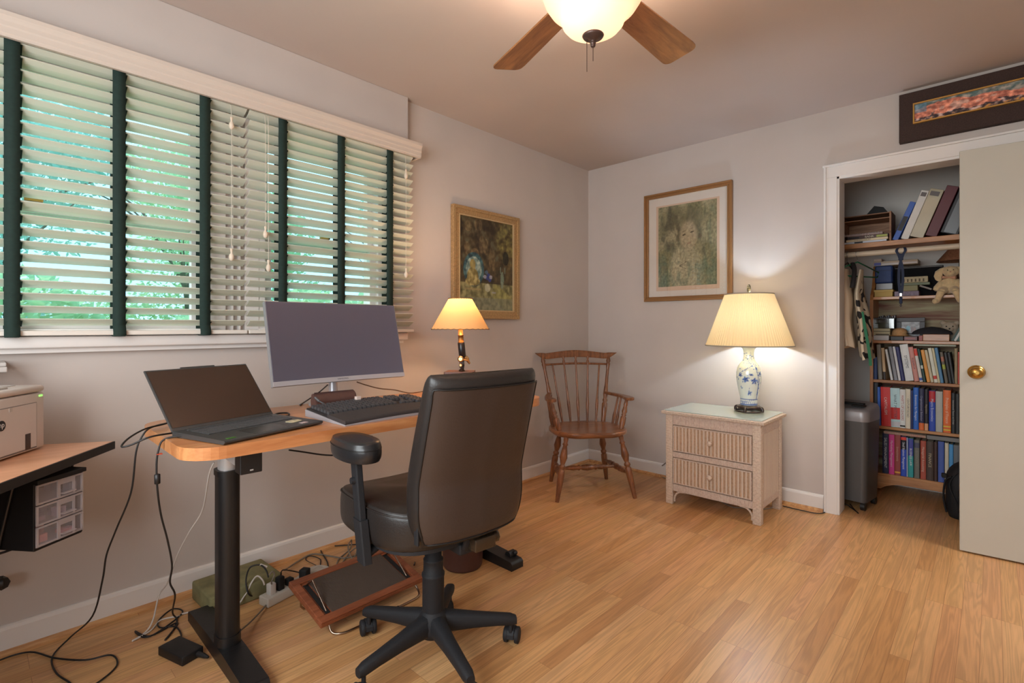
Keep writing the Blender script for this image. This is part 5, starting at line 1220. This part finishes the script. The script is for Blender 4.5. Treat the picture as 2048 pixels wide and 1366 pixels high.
# flat items on book tops
p = at(Z8, 370, 676, .675); 
def flatbox(name, zf, a, b, t, bt, y, dep, m, label, cat='box', r=.002, rz=0, children=None, bevel=True):
    zx0, zx1 = a, b; P = at(zf, zx0, bt, y); Q = at(zf, zx1, bt, y); T_ = at(zf, zx0, t, y); h = T_.z-P.z
    mb = MB(); wd = Q.x-P.x; mb.rbox(0, wd, 0, dep, 0, h, min(r, h*.3, wd*.3), 1)
    o = obj(name, mb, m); place(o, P, rz); tag(o, label, cat); o['wd'] = wd; o['hh'] = h; return o
def child_box(o, u0, u1, v0, v1, m, name, y0=-.0015, y1=.001):
    wd, h = o['wd'], o['hh']; return obj(name, MB().box(wd*u0, wd*u1, y0, y1, h*v0, h*v1), m, o)
nb = flatbox('spiral_notebook', Z8, 366, 655, 690, 706, .665, .18, pagem, 'pink striped spiral notebook lying flat on top of lowest row', 'notebook')
mb = MB(); 
for k in range(44): mb.turned((.005+k*(nb['wd']-.01)/43,-.004,.001),(.005+k*(nb['wd']-.01)/43,-.004,nb['hh']+.001),[(0,.0012),(1,.0012)],6)
obj('coil', mb, M('pink coil', (206,120,110), .4), nb)
flatbox('document_box', Z8, 660, 884, 718, 745, .665, .2, M('grey document box', (132,130,128), .6), 'flat grey box lying on top of the lowest row near the door', 'box')
flatbox('flat_book', Z8, 570, 862, 96, 108, .68, .16, cover((158,160,140)), 'thin grey green book lying flat over the third row', 'book')
# shelf z=1.33 things
sA = 1.3305
def sit(name, x0, x1, z0, z1, y, dep, m, label, cat='box', rz=0, r=.002):
    mb = MB(); mb.rbox(0, x1-x0, 0, dep, 0, z1-z0, r, 1); o = obj(name, mb, m); place(o, (x0, y, z0), rz); tag(o, label, cat); o['wd'] = x1-x0; o['hh'] = z1-z0; return o
X1 = lambda zx, y: at(Z1, zx, 300, y).x
ZZ = lambda zx, zy, y: at(Z1, zx, zy, y).z
yb_ = sit('lidded_box', X1(60,.675), X1(308,.675), sA, ZZ(60,552,.675), .675, .13, M('yellow cardboard', (196,166,96), .7), 'pale yellow lidded box at left end of bookcase top shelf')
h = yb_['hh']; obj('box_lid', MB().rbox(-.004, yb_['wd']+.004, -.004, .134, h*.72, h+.002, .002, 1), M('yellow cardboard lid', (208,178,110), .7), yb_)
zb = sA+h+.003
gl = sit('clear_case', X1(80,.68), X1(310,.68), zb, ZZ(60,462,.68), .68, .12, M('smoky clear plastic', (96,84,78), .25, alpha=.85), 'smoky clear case with pinkish contents beneath blue cooler', 'case')
mb = MB(); mb.ball((gl['wd']*.55,.03,gl['hh']*.45),(.028,.03,gl['hh']*.38),14,8); obj('contents', mb, M('pink fluff', (176,140,130), .9), gl)
zc_ = zb+gl['hh']+.001
cb_ = sit('blue_cooler', X1(66,.675), X1(306,.675), zc_, ZZ(60,222,.675), .675, .14, M('navy blue nylon', (34,58,108), .6, bump=.2, bscale=150), 'boxy navy blue bag stacked above yellow box', 'bag', r=.008)
child_box(cb_, .06, .97, .70, .73, M('navy zipper', (22,34,64), .6), 'zipper'); 
blk_tv = sit('framed_board', X1(312,.78), X1(1000,.78), sA, ZZ(900,205,.78), .78, .03, M('black glass panel', (20,18,20), .8, spec=.2), 'large black framed panel standing behind boxes on top shelf', 'panel', r=.003)
blk_tv.location.y = .80
child_box(blk_tv, .02, .985, .955, .985, M('grey panel rim', (86,78,72), .5), 'panel_rim')
zt = max(zc_+cb_['hh'], sA+blk_tv['hh'])+.002
pa = sit('flat_carton', X1(44,.70), X1(655,.70), zt, zt+.030, .70, .16, M('cream carton', (198,182,162), .7), 'long cream carton lying across blue bag and black panel', 'carton')
child_box(pa, .02, .18, .1, .75, M('blue print', (70,80,160), .5), 'blue_label'); child_box(pa, .2, .98, .15, .5, M('white side', (214,206,204), .6), 'white_side')
sit('small_carton', X1(50,.70), X1(160,.70), zt+.031, zt+.050, .70, .10, M('pale carton', (206,192,180), .7), 'small pale carton on the left end of the long cream carton', 'carton')
l_b = sit('lilac_box', X1(332,.69), X1(668,.69), sA, ZZ(332,568,.69), .69, .10, M('lilac flowered box', (150,136,152), .7, var=.25, vscale=90), 'lilac flowered box on top shelf, bottom of middle stack')
z_ = sA+l_b['hh']+.001; g_b = sit('green_box', X1(424,.69), X1(652,.69), z_, ZZ(424,490,.69), .69, .10, M('sage box', (158,154,118), .7), 'sage green box above lilac flowered box')
z_ += g_b['hh']+.001; t_b = sit('thin_green_book', X1(418,.69), X1(818,.69), z_, z_+.017, .69, .09, M('grey green cover', (128,138,114), .6), 'thin grey green book in middle stack', 'book')
z_ += .018; pb_ = sit('patterned_box', X1(432,.69), X1(790,.69), z_, ZZ(432,372,.69), .69, .09, M('cream patterned box', (196,182,148), .7, var=.12, vscale=60), 'cream box with row of dark figures, topmost of middle stack')
for k in range(6): child_box(pb_, .06+.15*k, .12+.15*k, .12, .62, M('figure print', (104,92,74), .7), 'printed_figure')
pp = sit('paper_sleeves', X1(668,.69), X1(850,.69), sA, sA+.012, .70, .09, M('grey sleeves', (150,140,132), .6), 'few grey paper sleeves leaning between the stack and rabbit', 'papers'); pp.rotation_euler = (0, .42, 0); pp.location.z += .062
# plush rabbit
rb = thing('plush_rabbit', 'beige long eared plush rabbit sitting on bookcase top shelf edge', 'plush toy', (X1(1075,.645), .70, sA))
plm = M('beige plush', (222,192,146), .95, var=.12, vscale=60, bump=.7, bscale=220, sheen=.4)
mb = MB(); mb.ball((0,0,.062),(.042,.034,.058)); mb.ball((.008,-.008,.148),(.042,.036,.036),18,12); mb.ball((.008,-.034,.138),(.024,.018,.019))
mb.turned((-.030,0,.092),(-.068,-.030,.030),[(0,.015),(.3,.018),(.8,.019),(1,.012)],14); mb.turned((.034,0,.092),(.062,-.030,.035),[(0,.015),(.3,.018),(.8,.019),(1,.012)],14)
for s_ in (-1,1):
    mb.turned((s_*.022,-.010,.035),(s_*.034,-.066,.016),[(0,.022),(.4,.025),(1,.020)],14)
    mb.turned((s_*.034,-.066,.022),(s_*.036+(-.022 if s_ < 0 else .02),-.070,-.045),[(0,.022),(.5,.018),(1,.016)],14)
    mb.turned((s_*.036+(-.016 if s_ < 0 else .014),-.066,-.038),(s_*.072,-.088,-.045),[(0,.014),(.3,.017),(.8,.017),(1,.010)],14)
body = obj('body', mb, plm, rb); rm = body.modifiers.new('remesh', 'REMESH'); rm.mode = 'VOXEL'; rm.voxel_size = .0035; rm.use_smooth_shade = True
sm_ = body.modifiers.new('smooth', 'SMOOTH'); sm_.iterations = 3; sm_.factor = .5
for s_ in (-1,1):
    mb = MB(); R_ = []
    for t_, w_, th in ((0,.008,.006),(.2,.014,.008),(.5,.019,.008),(.8,.021,.008),(.95,.015,.007),(1,.006,.004)):
        c = Vector((.008+s_*.022, 0, .176)).lerp(Vector((.008+s_*.060, -.026, .088)), t_)+Vector((s_*.016*math.sin(t_*PI), 0, .014*math.sin(t_*PI)))
        R_.append([tuple(c+Vector((math.cos(a)*w_, math.sin(a)*th, math.cos(a)*w_*.35*s_))) for a in [2*PI*k/12 for k in range(12)]])
    mb.rings(R_); obj('ear', mb, plm, rb)
mb = MB()
for s_ in (-1,1): mb.ball((.008+s_*.014,-.041,.155),.0032,8,6)
obj('eyes', mb, blackmatte, rb); mb = MB(); mb.ball((.008,-.052,.142),(.005,.003,.003),8,6); obj('nose', mb, M('pink nose', (190,120,110), .7), rb)
mb = MB(); mb.turned((0,-.030,.108),(-.034,-.040,.112),[(0,.003),(1,.011)],10); mb.turned((0,-.030,.108),(.034,-.040,.106),[(0,.003),(1,.011)],10); obj('bow', mb, M('peach bow', (214,160,130), .6), rb)
# small wicker lamp behind the rabbit
sx_ = X1(1150,.86); wl = thing('small_lamp', 'unlit small lamp with brown wicker shade behind plush rabbit', 'lamp', (sx_, .862, sA))
mb = MB(); mb.lathe([(.001,0),(.035,0),(.035,.01),(.010,.02),(.006,.03),(.006,.26)], n=20); obj('lamp_stem', mb, black, wl)
mb = MB(); mb.lathe([(.118,.222),(.055,.305)], n=60, cap=False, wob=lambda a, i: .0015*math.cos(a*60)); obj('wicker_shade', mb, wicker('brown wicker', (104,62,44), (176,124,92), 'Z', 500), wl)
wl.location = (sx_+.03, .815, sA)
# shelf z=1.037 things
sB = 1.0355
w1 = sit('white_box', X1(20,.675)+.006, X1(258,.675), sB, ZZ(20,1165,.675), .675, .13, M('white carton', (206,204,204), .6), 'white low box at left end of shelf with the straw hat')
z_ = sB+w1['hh']+.001; c1_ = sit('cream_box', X1(42,.68), X1(272,.68), z_, ZZ(42,1072,.68), .68, .11, M('cream box', (190,182,150), .7), 'cream box with black strip above the low white box')
child_box(c1_, .15, .95, .05, .18, M('dark strip', (60,54,48), .7), 'label_strip'); child_box(c1_, 0, 1, .55, .62, M('dark strip', (0,0,0)), 'lid_line')
z_ += c1_['hh']+.001; o_ = thing('clear_organizer', 'clear and black lidded organizer above cream box', 'organizer', (X1(48,.69), .69, z_))
wd = X1(335,.69)-X1(48,.69); hh = ZZ(48,940,.69)-z_
mb = MB(); mb.box(0,wd,0,.004,0,hh); mb.box(0,wd,.11,.114,0,hh); mb.box(0,.003,0,.11,0,hh); mb.box(wd-.003,wd,0,.11,0,hh); mb.box(0,wd,0,.11,0,.003); obj('clear_wall', mb, glass('organizer plastic', (.8,.8,.78), .08, .1), o_)
mb = MB(); mb.box(-.002,wd+.002,-.002,.115,hh,hh+.006); mb.box(wd*.70,wd*.73,-.002,.115,0,hh); mb.box(wd*.97,wd,-.002,.115,0,hh); mb.box(0,.003,-.002,.0,0,hh); obj('black_frame', mb, black, o_)
mb = MB(); mb.rbox(wd*.2,wd*.66,.02,.09,.004,hh*.45,.002,1); mb.rbox(wd*.05,wd*.6,.02,.09,hh*.46,hh*.55,.002,1); obj('contents', mb, M('olive contents', (112,110,84), .7), o_)
mb = MB()
for k in range(9): mb.rbox(.01+k*.011,.018+k*.011,.02,.08,0,.008+.010*((k*7)%3)/2,.002,1)
tk = obj('small_trinkets', mb, M('grey trinkets', (96,96,100), .4, .3)); place(tk, (X1(80,.69), .69, z_+hh+.0065)); tag(tk, 'row of tiny grey trinkets lying on the clear organizer', 'trinkets', kind='stuff')
pf = thing('photo_frame', 'dark framed small photograph standing behind straw hat', 'picture frame', (X1(355,.77), .79, sB))
wd = X1(750,.77)-X1(355,.77); hh = ZZ(500,925,.77)-sB
mb = MB(); xframe(mb,0,wd,0,hh,.028,-.012,.0); obj('frame', mb, M('dark grey frame', (64,58,58), .45), pf, .002)
mb = MB(); mb.grid(lambda u, v: (.026+(wd-.052)*u, -.004, .026+(hh-.052)*v), 40, 30); pic = obj('photograph', mb, vcol('photo print', .3, .4), pf, recalc=False)
def ph(co):
    u = (co.x-.026)/(wd-.052); v = (co.z-.026)/(hh-.052); n_ = nz(u, v, 5, 9); c = tl((96,86,84), (150,146,144), max(0, min(1, .5+n_)))
    if v < .65-.25*u: c = tl((150,150,156), (190,188,190), max(0, min(1, .5+n_)))
    if ell(u, v, .38, .55, .12, .16) < 1: c = (96,160,178)
    if ell(u, v, .58, .45, .08, .22) < 1: c = (112,72,66)
    if ell(u, v, .72, .42, .07, .2) < 1: c = (136,88,72)
    return c
paint(pic, ph)
strawm = wicker('straw', (170,120,74), (216,172,122), 'Z', 700)
mb = MB(); mb.lathe([(.075,.0),(.050,.004),(.044,.010),(.043,.026),(.037,.042),(.022,.052),(.002,.055)], n=36); hat = obj('straw_hat', mb, strawm); tag(hat, 'little round straw hat lying on black case', 'hat')
k1 = sit('black_case', X1(278,.675), X1(456,.675), sB, ZZ(278,1178,.675), .675, .09, black, 'slim black case below left side of straw hat', 'case')
k2 = sit('red_case', X1(462,.675), X1(648,.675), sB, ZZ(462,1178,.675), .675, .09, M('dark red case', (92,36,34), .4), 'slim dark red case right of the black case', 'case')
child_box(k2, .1, .85, .3, .7, M('red panel', (150,62,56), .4), 'red_panel')
hat.location = (X1(405,.72), .725, sB+k1['hh']+.001)
sit('pink_box', X1(664,.675), X1(718,.675), sB, ZZ(664,1168,.675), .675, .06, M('pink box', (182,116,112), .6), 'tiny pink box between dark red case and wooden box')
wbx = sit('wooden_box', X1(722,.675), X1(1086,.675), sB, ZZ(722,1150,.675), .675, .10, pine, 'pale wooden box beneath the dark cap', 'box')
mb = MB(); R_ = []
for k in range(9):
    t_ = k/8; rr_ = math.cos(t_*PI/2)**.6 if t_ < 1 else .02; R_.append([(.105*rr_*math.cos(a), .070*rr_*math.sin(a), .048*t_+(.004*math.sin(a*3) if k < 2 else 0)) for a in [2*PI*j/32 for j in range(32)]])
mb.rings(R_); mb.rings([[(.06+.07*math.cos(a)-.12, -.03+.06*math.sin(a), z) for a in [2*PI*j/24 for j in range(24)]] for z in (.0,.004)])
cp = obj('dark_cap', mb, M('charcoal fabric', (46,44,48), .9, bump=.3, bscale=120)); place(cp, (X1(840,.72), .745, sB+wbx['hh']+.001)); tag(cp, 'dark charcoal cap resting on the wooden box', 'cap')
br = thing('plush_bear', 'small cream plush bear face partly hidden behind wooden box', 'plush toy', (X1(1090,.80), .815, sB))
mb = MB(); mb.ball((0,0,.085),(.045,.035,.042)); mb.ball((-.035,.0,.118),.016,12,8); mb.ball((.035,.0,.118),.016,12,8); mb.ball((0,-.03,.075),(.02,.014,.015),12,8); mb.ball((0,0,.03),(.045,.035,.04))
b_ = obj('body', mb, M('cream plush', (186,168,146), .95, bump=.6, bscale=200), br); rm = b_.modifiers.new('remesh', 'REMESH'); rm.voxel_size = .004; rm.use_smooth_shade = True
mb = MB(); mb.ball((-.016,-.034,.094),.004,8,6); mb.ball((.016,-.034,.094),.004,8,6); mb.ball((0,-.044,.079),.005,8,6); obj('eyes_and_nose', mb, blackmatte, br)
for k, c in enumerate(((40,60,50),(196,196,190),(60,92,80),(190,190,186))):
    mb = MB(); mb.box(0,.011,0,.13,0,.142); o = obj('disc_case', mb, cover(c)); o.rotation_euler = (0, .42, 0); o.location = (X1(1108,.675)+.013*k, .675, sB+.005)
    tag(o, ('dark green slim case leaning at right end of hat shelf, leftmost of four','white slim case, second from left of four leaning on hat shelf','grey green slim case, third of four leaning on hat shelf','white slim case, rightmost of four leaning on hat shelf')[k], 'disc case', 'slim cases leaning on the hat shelf')
# ---- upper shelf things
sU = 1.6785; X7 = lambda zx, y=.50: at(Z7, zx, 450, y).x; ZU = lambda zx, zy, y=.50: at(Z7, zx, zy, y).z
mh = thing('wooden_crate', 'open fronted wooden crate with small books inside on upper closet shelf', 'crate', (X7(96), .49, sU))
wd = X7(466)-X7(96); hL = ZU(100,362)-sU; hR = ZU(466,330)-sU; hL = max(hL, .1); crm = wood('worn brown board', (120,82,58), (168,124,92), .6, 'X', 6, 0)
mb = MB(); mb.box(0,.008,0,.19,0,hL); obj('side', mb, crm, mh); mb = MB(); mb.box(wd-.010,wd,0,.19,0,hL+.004); obj('side', mb, crm, mh)
mb = MB(); mb.box(.008,wd-.010,.18,.188,0,hL); obj('back', mb, crm, mh); mb = MB(); mb.box(.008,wd-.010,.0,.19,hL-.006,hL); mb.box(.008,wd-.010,.0,.19,hL*.80,hL*.83); obj('top_board', mb, crm, mh)
mb = MB(); mb.box(.008,wd-.010,.0,.18,0,.005); obj('bottom_board', mb, crm, mh)
zq = sU+.006; xq = X7(112)
for a, b, hh, col, lab, ti, tc in ((10,-30,.012,(196,196,204),'pale blue and white flat book, bottom of stack inside wooden crate',None,0),
      (25,-20,.015,(206,184,150),'cream flat book titled LEARNING THEORY inside wooden crate','LEARNING THEORY',(60,40,34)),
      (35,-18,.020,(70,44,40),'dark flat book titled BANK inside wooden crate','BANK',(225,215,190)),
      (12,-60,.012,(150,120,112),'spiral pad, topmost of the stack inside wooden crate',None,0)):
    x0q, x1q = X7(98+a), X7(460+b); o = sit('flat_book', x0q, x1q, zq, zq+hh, .495, .14, cover(col), lab, 'book', r=.001); o['group'] = 'books lying inside the wooden crate'
    if ti: text(ti, hh*.95 if ti == 'BANK' else hh*.7, Matrix.Translation((o['wd']*(.55 if ti == 'BANK' else .4), -.0006, hh/2)) @ THZ, M('ink %d %d %d' % tc, tc, .5), o, ext=.0002)
    if ti == 'BANK': child_box(o, .02, .30, .2, .7, M('red print', (170,60,50), .5), 'red_print', -.0006, .001); child_box(o, .72, .98, .1, .8, M('lime print', (170,176,80), .5), 'lime_print', -.0006, .001)
    if not ti and hh < .013 and col[0] > 180: child_box(o, .25, .45, .1, .9, M('red print', (0,0,0)), 'red_print', -.0006, .001)
    if col == (150,120,112):
        mb = MB()
        for k in range(26): mb.turned((.004+k*(o['wd']-.008)/25,-.003,0),(.004+k*(o['wd']-.008)/25,-.003,hh+.004),[(0,.0012),(1,.0012)],6)
        obj('coil', mb, M('white coil', (206,200,196), .4), o)
    zq += hh+.0008
mb = MB(); mb.prism([(-.07,0),(.06,0),(.03,.045),(-.02,.06)], 0, .10); mb.v = [(v[0], v[2], v[1]) for v in mb.v]
o = obj('black_pouch', mb, blackmatte, None, .003); place(o, (X7(365,.56), .55, sU+hL+.001)); tag(o, 'black slanted pouch lying on top of wooden crate', 'pouch')
def binder(a, b, top, lean, col, label, ys=.50, dep=.27, bands=(), name='binder', mat=None, w=None):
    x0 = X7(a, ys); x1 = X7(b, ys); h_ = (ZU(b, top, ys)-sU)/math.cos(math.atan(lean)); w_ = x1-x0
    ang = math.atan(lean); mb = MB(); c = (w_*math.cos(ang)); mb.rbox(0, c, 0, dep, 0, h_, .002, 1)
    o = obj(name, mb, mat or cover(col)); tag(o, label, 'binder'); o.rotation_euler = (0, ang, 0)
    o.location = (x0+0, ys, sU+c*math.sin(ang)); o['wd'] = c; o['hh'] = h_
    for b0, b1, bc_ in bands: child_box(o, .12, .88, b0, b1, M('label %d %d %d' % bc_, bc_, .5), 'spine_label')
    return o
bb = binder(472,520,262,.40,(50,84,160),'blue binder leaning between wooden crate and slim white binder',ys=.50,dep=.20)
child_box(bb, .1, .9, .25, .62, M('black label', (34,28,30), .5), 'spine_label')
o = sit('small_black_book', X7(474), X7(530), sU, sU+.165, .50, .12, cover((30,28,32)), 'small black book leaning behind crate and blue binder', 'book')
o.rotation_euler = (0, .35, 0); o.location = (X7(478,.74)-.002, .735, sU+.02); 
bb.location.x -= .0
wbn = binder(536,598,180,.36,(206,198,190),'slim white binder leaning right on the upper shelf')
child_box(wbn, .15, .85, .88, .96, M('grey scribble', (120,110,108), .6), 'spine_label')
cbn = binder(606,716,172,.36,(196,184,156),'wide cream plastic binder leaning right between white and maroon ones', mat=M('cream vinyl', (200,188,160), .18, coat=.6, var=.05, vscale=10))
child_box(cbn, .12, .80, .86, .95, M('grey scribble', (0,0,0)), 'spine_label')
binder(722,818,148,.36,(84,32,36),'maroon binder leaning right on the upper shelf')
pfo = binder(836,985,140,.36,(36,34,38),'black portfolio with grey sleeve leaning by the door edge on upper shelf')
child_box(pfo, .18, .86, .02, .90, M('grey sleeve', (104,108,112), .3), 'clear_sleeve')
# lanyard on the rod
ly = thing('lanyard', 'navy blue lanyard with silver clip hanging from closet rod', 'lanyard', (at(Z7,538,620,.345).x, .345, 0))
navy = M('navy ribbon', (26,38,66), .7); zb = at(Z7,520,960,.345).z
mb = MB(); 
for s_ in (-1,1):
    pts = [(s_*.012,.025,1.617),(s_*.020,.006,1.606),(s_*.021,-.002,1.590),(s_*.010,-.004,1.565),(-s_*.006,-.004,1.50),(-s_*.010,-.004,1.42),(-s_*.004,-.004,zb+.02)]
    P_ = catmull(pts, 5); mb.rings([[(p.x-.007,p.y,p.z),(p.x+.007,p.y,p.z),(p.x+.007,p.y-.0015-.0015*(s_ > 0),p.z),(p.x-.007,p.y-.0015-.0015*(s_ > 0),p.z)] for p in P_], smooth=False)
mb.rbox(-.012,.012,-.008,-.002,1.535,1.575,.002,1); obj('ribbon', mb, navy, ly)
mb = MB(); mb.rbox(-.006,.006,-.008,-.002,zb,zb+.02,.001,1); obj('metal_crimp', mb, steel, ly); mb = MB(); mb.rbox(-.008,.008,-.008,-.002,zb-.045,zb-.002,.003,1); mb.tube([(0,-.005,zb-.045),(.004,-.005,zb-.055),(0,-.005,zb-.062),(-.004,-.005,zb-.055),(0,-.005,zb-.045)],.0015,6,3); obj('clip', mb, navy, ly)
# garments on hangers
R6 = lambda zx, zy: (1660+zx*.1902, 500+zy*.1903)
def hanger(x, y, zr, m, label, tilt=0, w=.20, drop=.11):
    t = thing('clothes_hanger', label, 'hanger', (x, y, 1.597), tilt)
    mb = MB(); mb.tube([(0,.016,-.012),(0,.021,.006),(0,.008,.021),(0,-.010,.019),(0,-.018,.002),(0,-.008,-.020),(0,0,-.035),(0,0,-.05)], .0022, 7, 5); hk = obj('hook', mb, steel, t)
    mb = MB(); mb.tube([(0,0,-.05),(0,-w,-.05-drop*.55),(0,-w+.012,-.05-drop*.85),(0,w-.012,-.05-drop*.85),(0,w,-.05-drop*.55),(0,0,-.05)], .0045, 8, 0); obj('bar', mb, m, t); return t
greenp = M('green plastic hanger', (40,120,84), .35)
def garment(name, x, y0, y1, ztop, zlow, thick, m, label, seed, sway=0.0, spread=1.0, sh=.10, kids=None):
    rd = random.Random(seed); mb = MB(); R_ = []; n = 56; yc = (y0+y1)/2; hw = (y1-y0)/2; ph = [rd.uniform(0, 6.28) for _ in range(5)]
    for i in range(26):
        v = i/25; z = ztop+(zlow-ztop)*v; shd = min(1, .30+.70*min(1, v/sh)) ; w_ = hw*shd*(1+.08*v*spread); th = thick*(.35+.65*min(1, v*2.2))
        ring = []
        for j in range(n):
            a = 2*PI*j/n; fold = 1+.30*min(1, v*2)*math.sin(5*a+ph[0]+1.5*v)+.16*min(1, v*2)*math.sin(9*a+ph[1]-2*v)
            ring.append((x+sway*v*v+math.cos(a)*th*fold+.006*math.sin(v*9+ph[2]), yc+math.copysign(abs(math.sin(a))**.8, math.sin(a))*w_, z+.010*math.sin(3*a+ph[3])*v))
        R_.append(ring)
    mb.rings(R_, True); o = obj(name, mb, m); return tag(o, label, 'garment')
linen = M('cream linen', (226,206,180), .9, var=.05, vscale=10, bump=.5, bscale=120)
hanger(1.845,.37,0,greenp,'green plastic hanger holding the floral garment, rightmost on closet rod', -.45)
hanger(1.790,.37,0,M('dark hanger', (50,44,42), .5),'dark hanger carrying the plain cream coat, nearest closet jamb', -.06)
floral = M('cream cloth with black print', (210,196,170), .85)
nt = floral.node_tree; tc = nt.nodes.new('ShaderNodeTexCoord'); vo = nt.nodes.new('ShaderNodeTexNoise'); vo.inputs['Scale'].default_value = 9; vo.inputs['Detail'].default_value = 0; vo.inputs['Distortion'].default_value = 2.2
rp = nt.nodes.new('ShaderNodeValToRGB'); rp.color_ramp.interpolation = 'CONSTANT'; rp.color_ramp.elements[0].color = srgb((212,196,170))+(1,); rp.color_ramp.elements[1].position = .57; rp.color_ramp.elements[1].color = srgb((38,34,34))+(1,)
nt.links.new(tc.outputs['Object'], vo.inputs['Vector']); nt.links.new(vo.outputs['Fac'], rp.inputs[0]); nt.links.new(rp.outputs[0], nt.nodes['Principled BSDF'].inputs['Base Color'])
garment('printed_dress', 1.868,.19,.46,1.49,.93,.025,floral,'cream garment with bold black print hanging nearest bookcase',3,.045,1,.3)
g1 = garment('linen_coat', 1.795,.18,.48,1.50,1.00,.034,linen,'plain cream linen coat hanging beside closet jamb',5,.02,1,.3)
mb = MB(); mb.tube([(1.83,.30,1.535),(1.845,.26,1.49),(1.85,.21,1.42),(1.845,.19,1.37)], .013, 8, 5, .5); o = tag(obj('black_strap', mb, M('black lace strap', (34,30,30), .7)), 'black strap draped over the shoulders of hanging clothes', 'strap')
garment('tan_jacket', 1.695,.17,.50,1.50,.98,.034,M('tan canvas', (158,128,100), .9, var=.06, vscale=12, bump=.4, bscale=120),'tan jacket hanging deepest beside left closet wall',8,.01,1,.3)
mb = MB(); P_ = catmull([(1.895,.20,1.22),(1.915,.19,1.10),(1.930,.19,1.00),(1.938,.19,.93),(1.940,.19,.89)], 5); mb.rings([[(p.x-.008,p.y-.001,p.z),(p.x+.008,p.y-.001,p.z),(p.x+.008,p.y+.001,p.z),(p.x-.008,p.y+.001,p.z)] for p in P_], smooth=False)
tag(obj('green_strap', mb, M('green webbing', (36,112,76), .7)), 'green webbing strap dangling by the hanging printed garment', 'strap')
# shredder
sh = thing('paper_shredder', 'tall black and silver paper shredder bin on wheels just inside closet', 'shredder', (1.930,.150,0), math.radians(-8))
shm = M('charcoal shredder body', (78,75,74), .42); shs = M('silver grey shredder top', (150,146,148), .38, .3)
mb = MB(); R_ = []
for z, k in ((.05,.93),(.30,.965),(.545,1.0)):
    R_.append([(-.165+(p[0]+.165)*k, .125+(p[1]-.125)*k, z) for p in rrect(-.33,0,0,.25,.03,5)])
mb.rings(R_); obj('bin', mb, shm, sh)
mb = MB(); R_ = []
for z, k, dz in ((.545,1.02,0),(.56,1.03,0),(.60,1.02,.02),(.615,.97,.025),(.62,.80,.028)):
    R_.append([(-.165+(p[0]+.165)*k, .125+(p[1]-.125)*k, z+dz*(p[1]/.25)) for p in rrect(-.33,0,0,.25,.045,6)])
mb.rings(R_); hd = obj('shredder_head', mb, shs, sh)
mb = MB(); mb.rbox(-.28,-.05,.10,.135,.635,.646,.002,1); mb.rbox(-.10,-.03,.04,.09,.632,.640,.003,1); obj('paper_slot', mb, blackmatte, hd)
mb = MB(); mb.tube([(-.30,-.004,.50),(-.22,-.005,.505),(-.17,-.005,.50),(-.155,-.005,.45),(-.135,-.003,.10),(-.13,-.01,.03)], .0028, 6, 5); obj('power_lead', mb, blackcord, sh)
for x in (-.28,-.03):
    for y in (.03,.22):
        mb = MB(); mb.cyl((x-.012,y,.024),(x+.012,y,.024),.024,n=20); mb.rbox(x-.014,x+.014,y-.012,y+.014,.03,.056,.003,1); obj('castor', mb, black, sh)
# backpack
bp_ = thing('backpack', 'black backpack sitting on closet floor, half hidden by door', 'backpack', (2.44,.47,0), math.radians(8))
bkm = M('black backpack nylon', (26,25,28), .75, bump=.5, bscale=90)
mb = MB(); R_ = []
for v in [k/14 for k in range(15)]:
    z = .002+.35*v; s_ = (max(.05, 1-(max(0, v-.55)/.45)**2.4))**.5*(.92+.08*min(1, v*6)); R_.append([(math.copysign(abs(math.cos(a))**.6, math.cos(a))*.165*s_, math.copysign(abs(math.sin(a))**.6, math.sin(a))*.10*s_*(1+.06*math.sin(3*a+v*5)), z) for a in [2*PI*j/40 for j in range(40)]])
obj('bag_body', closed(R_), bkm, bp_)
mb = MB(); mb.tube([(-.145,-.085,.25),(-.172,-.075,.22),(-.180,-.06,.12),(-.165,-.05,.03)], .010, 8, 5, .5); mb.tube([(-.10,-.105,.05),(-.155,-.085,.20),(-.09,-.085,.30),(.02,-.08,.33)], .004, 6, 5); mb.rbox(-.19,-.165,-.08,-.05,.235,.26,.004,1); obj('strap', mb, bkm, bp_)
mb = MB(); mb.rbox(-.12,.12,-.125,-.085,.04,.19,.015,2); obj('front_pocket', mb, bkm, bp_)
cord('black shredder cord crossing the floor from closet past the door casing', [F(1566,1012), F(1600,1020), F(1640,1027), F(1660,1018), F(1674,1010,.02), F(1690,1008,.02), F(1703,1016), F(1714,1024), F(1716,1026), F(1708,1018), F(1700,1008)], .003, blackcord)
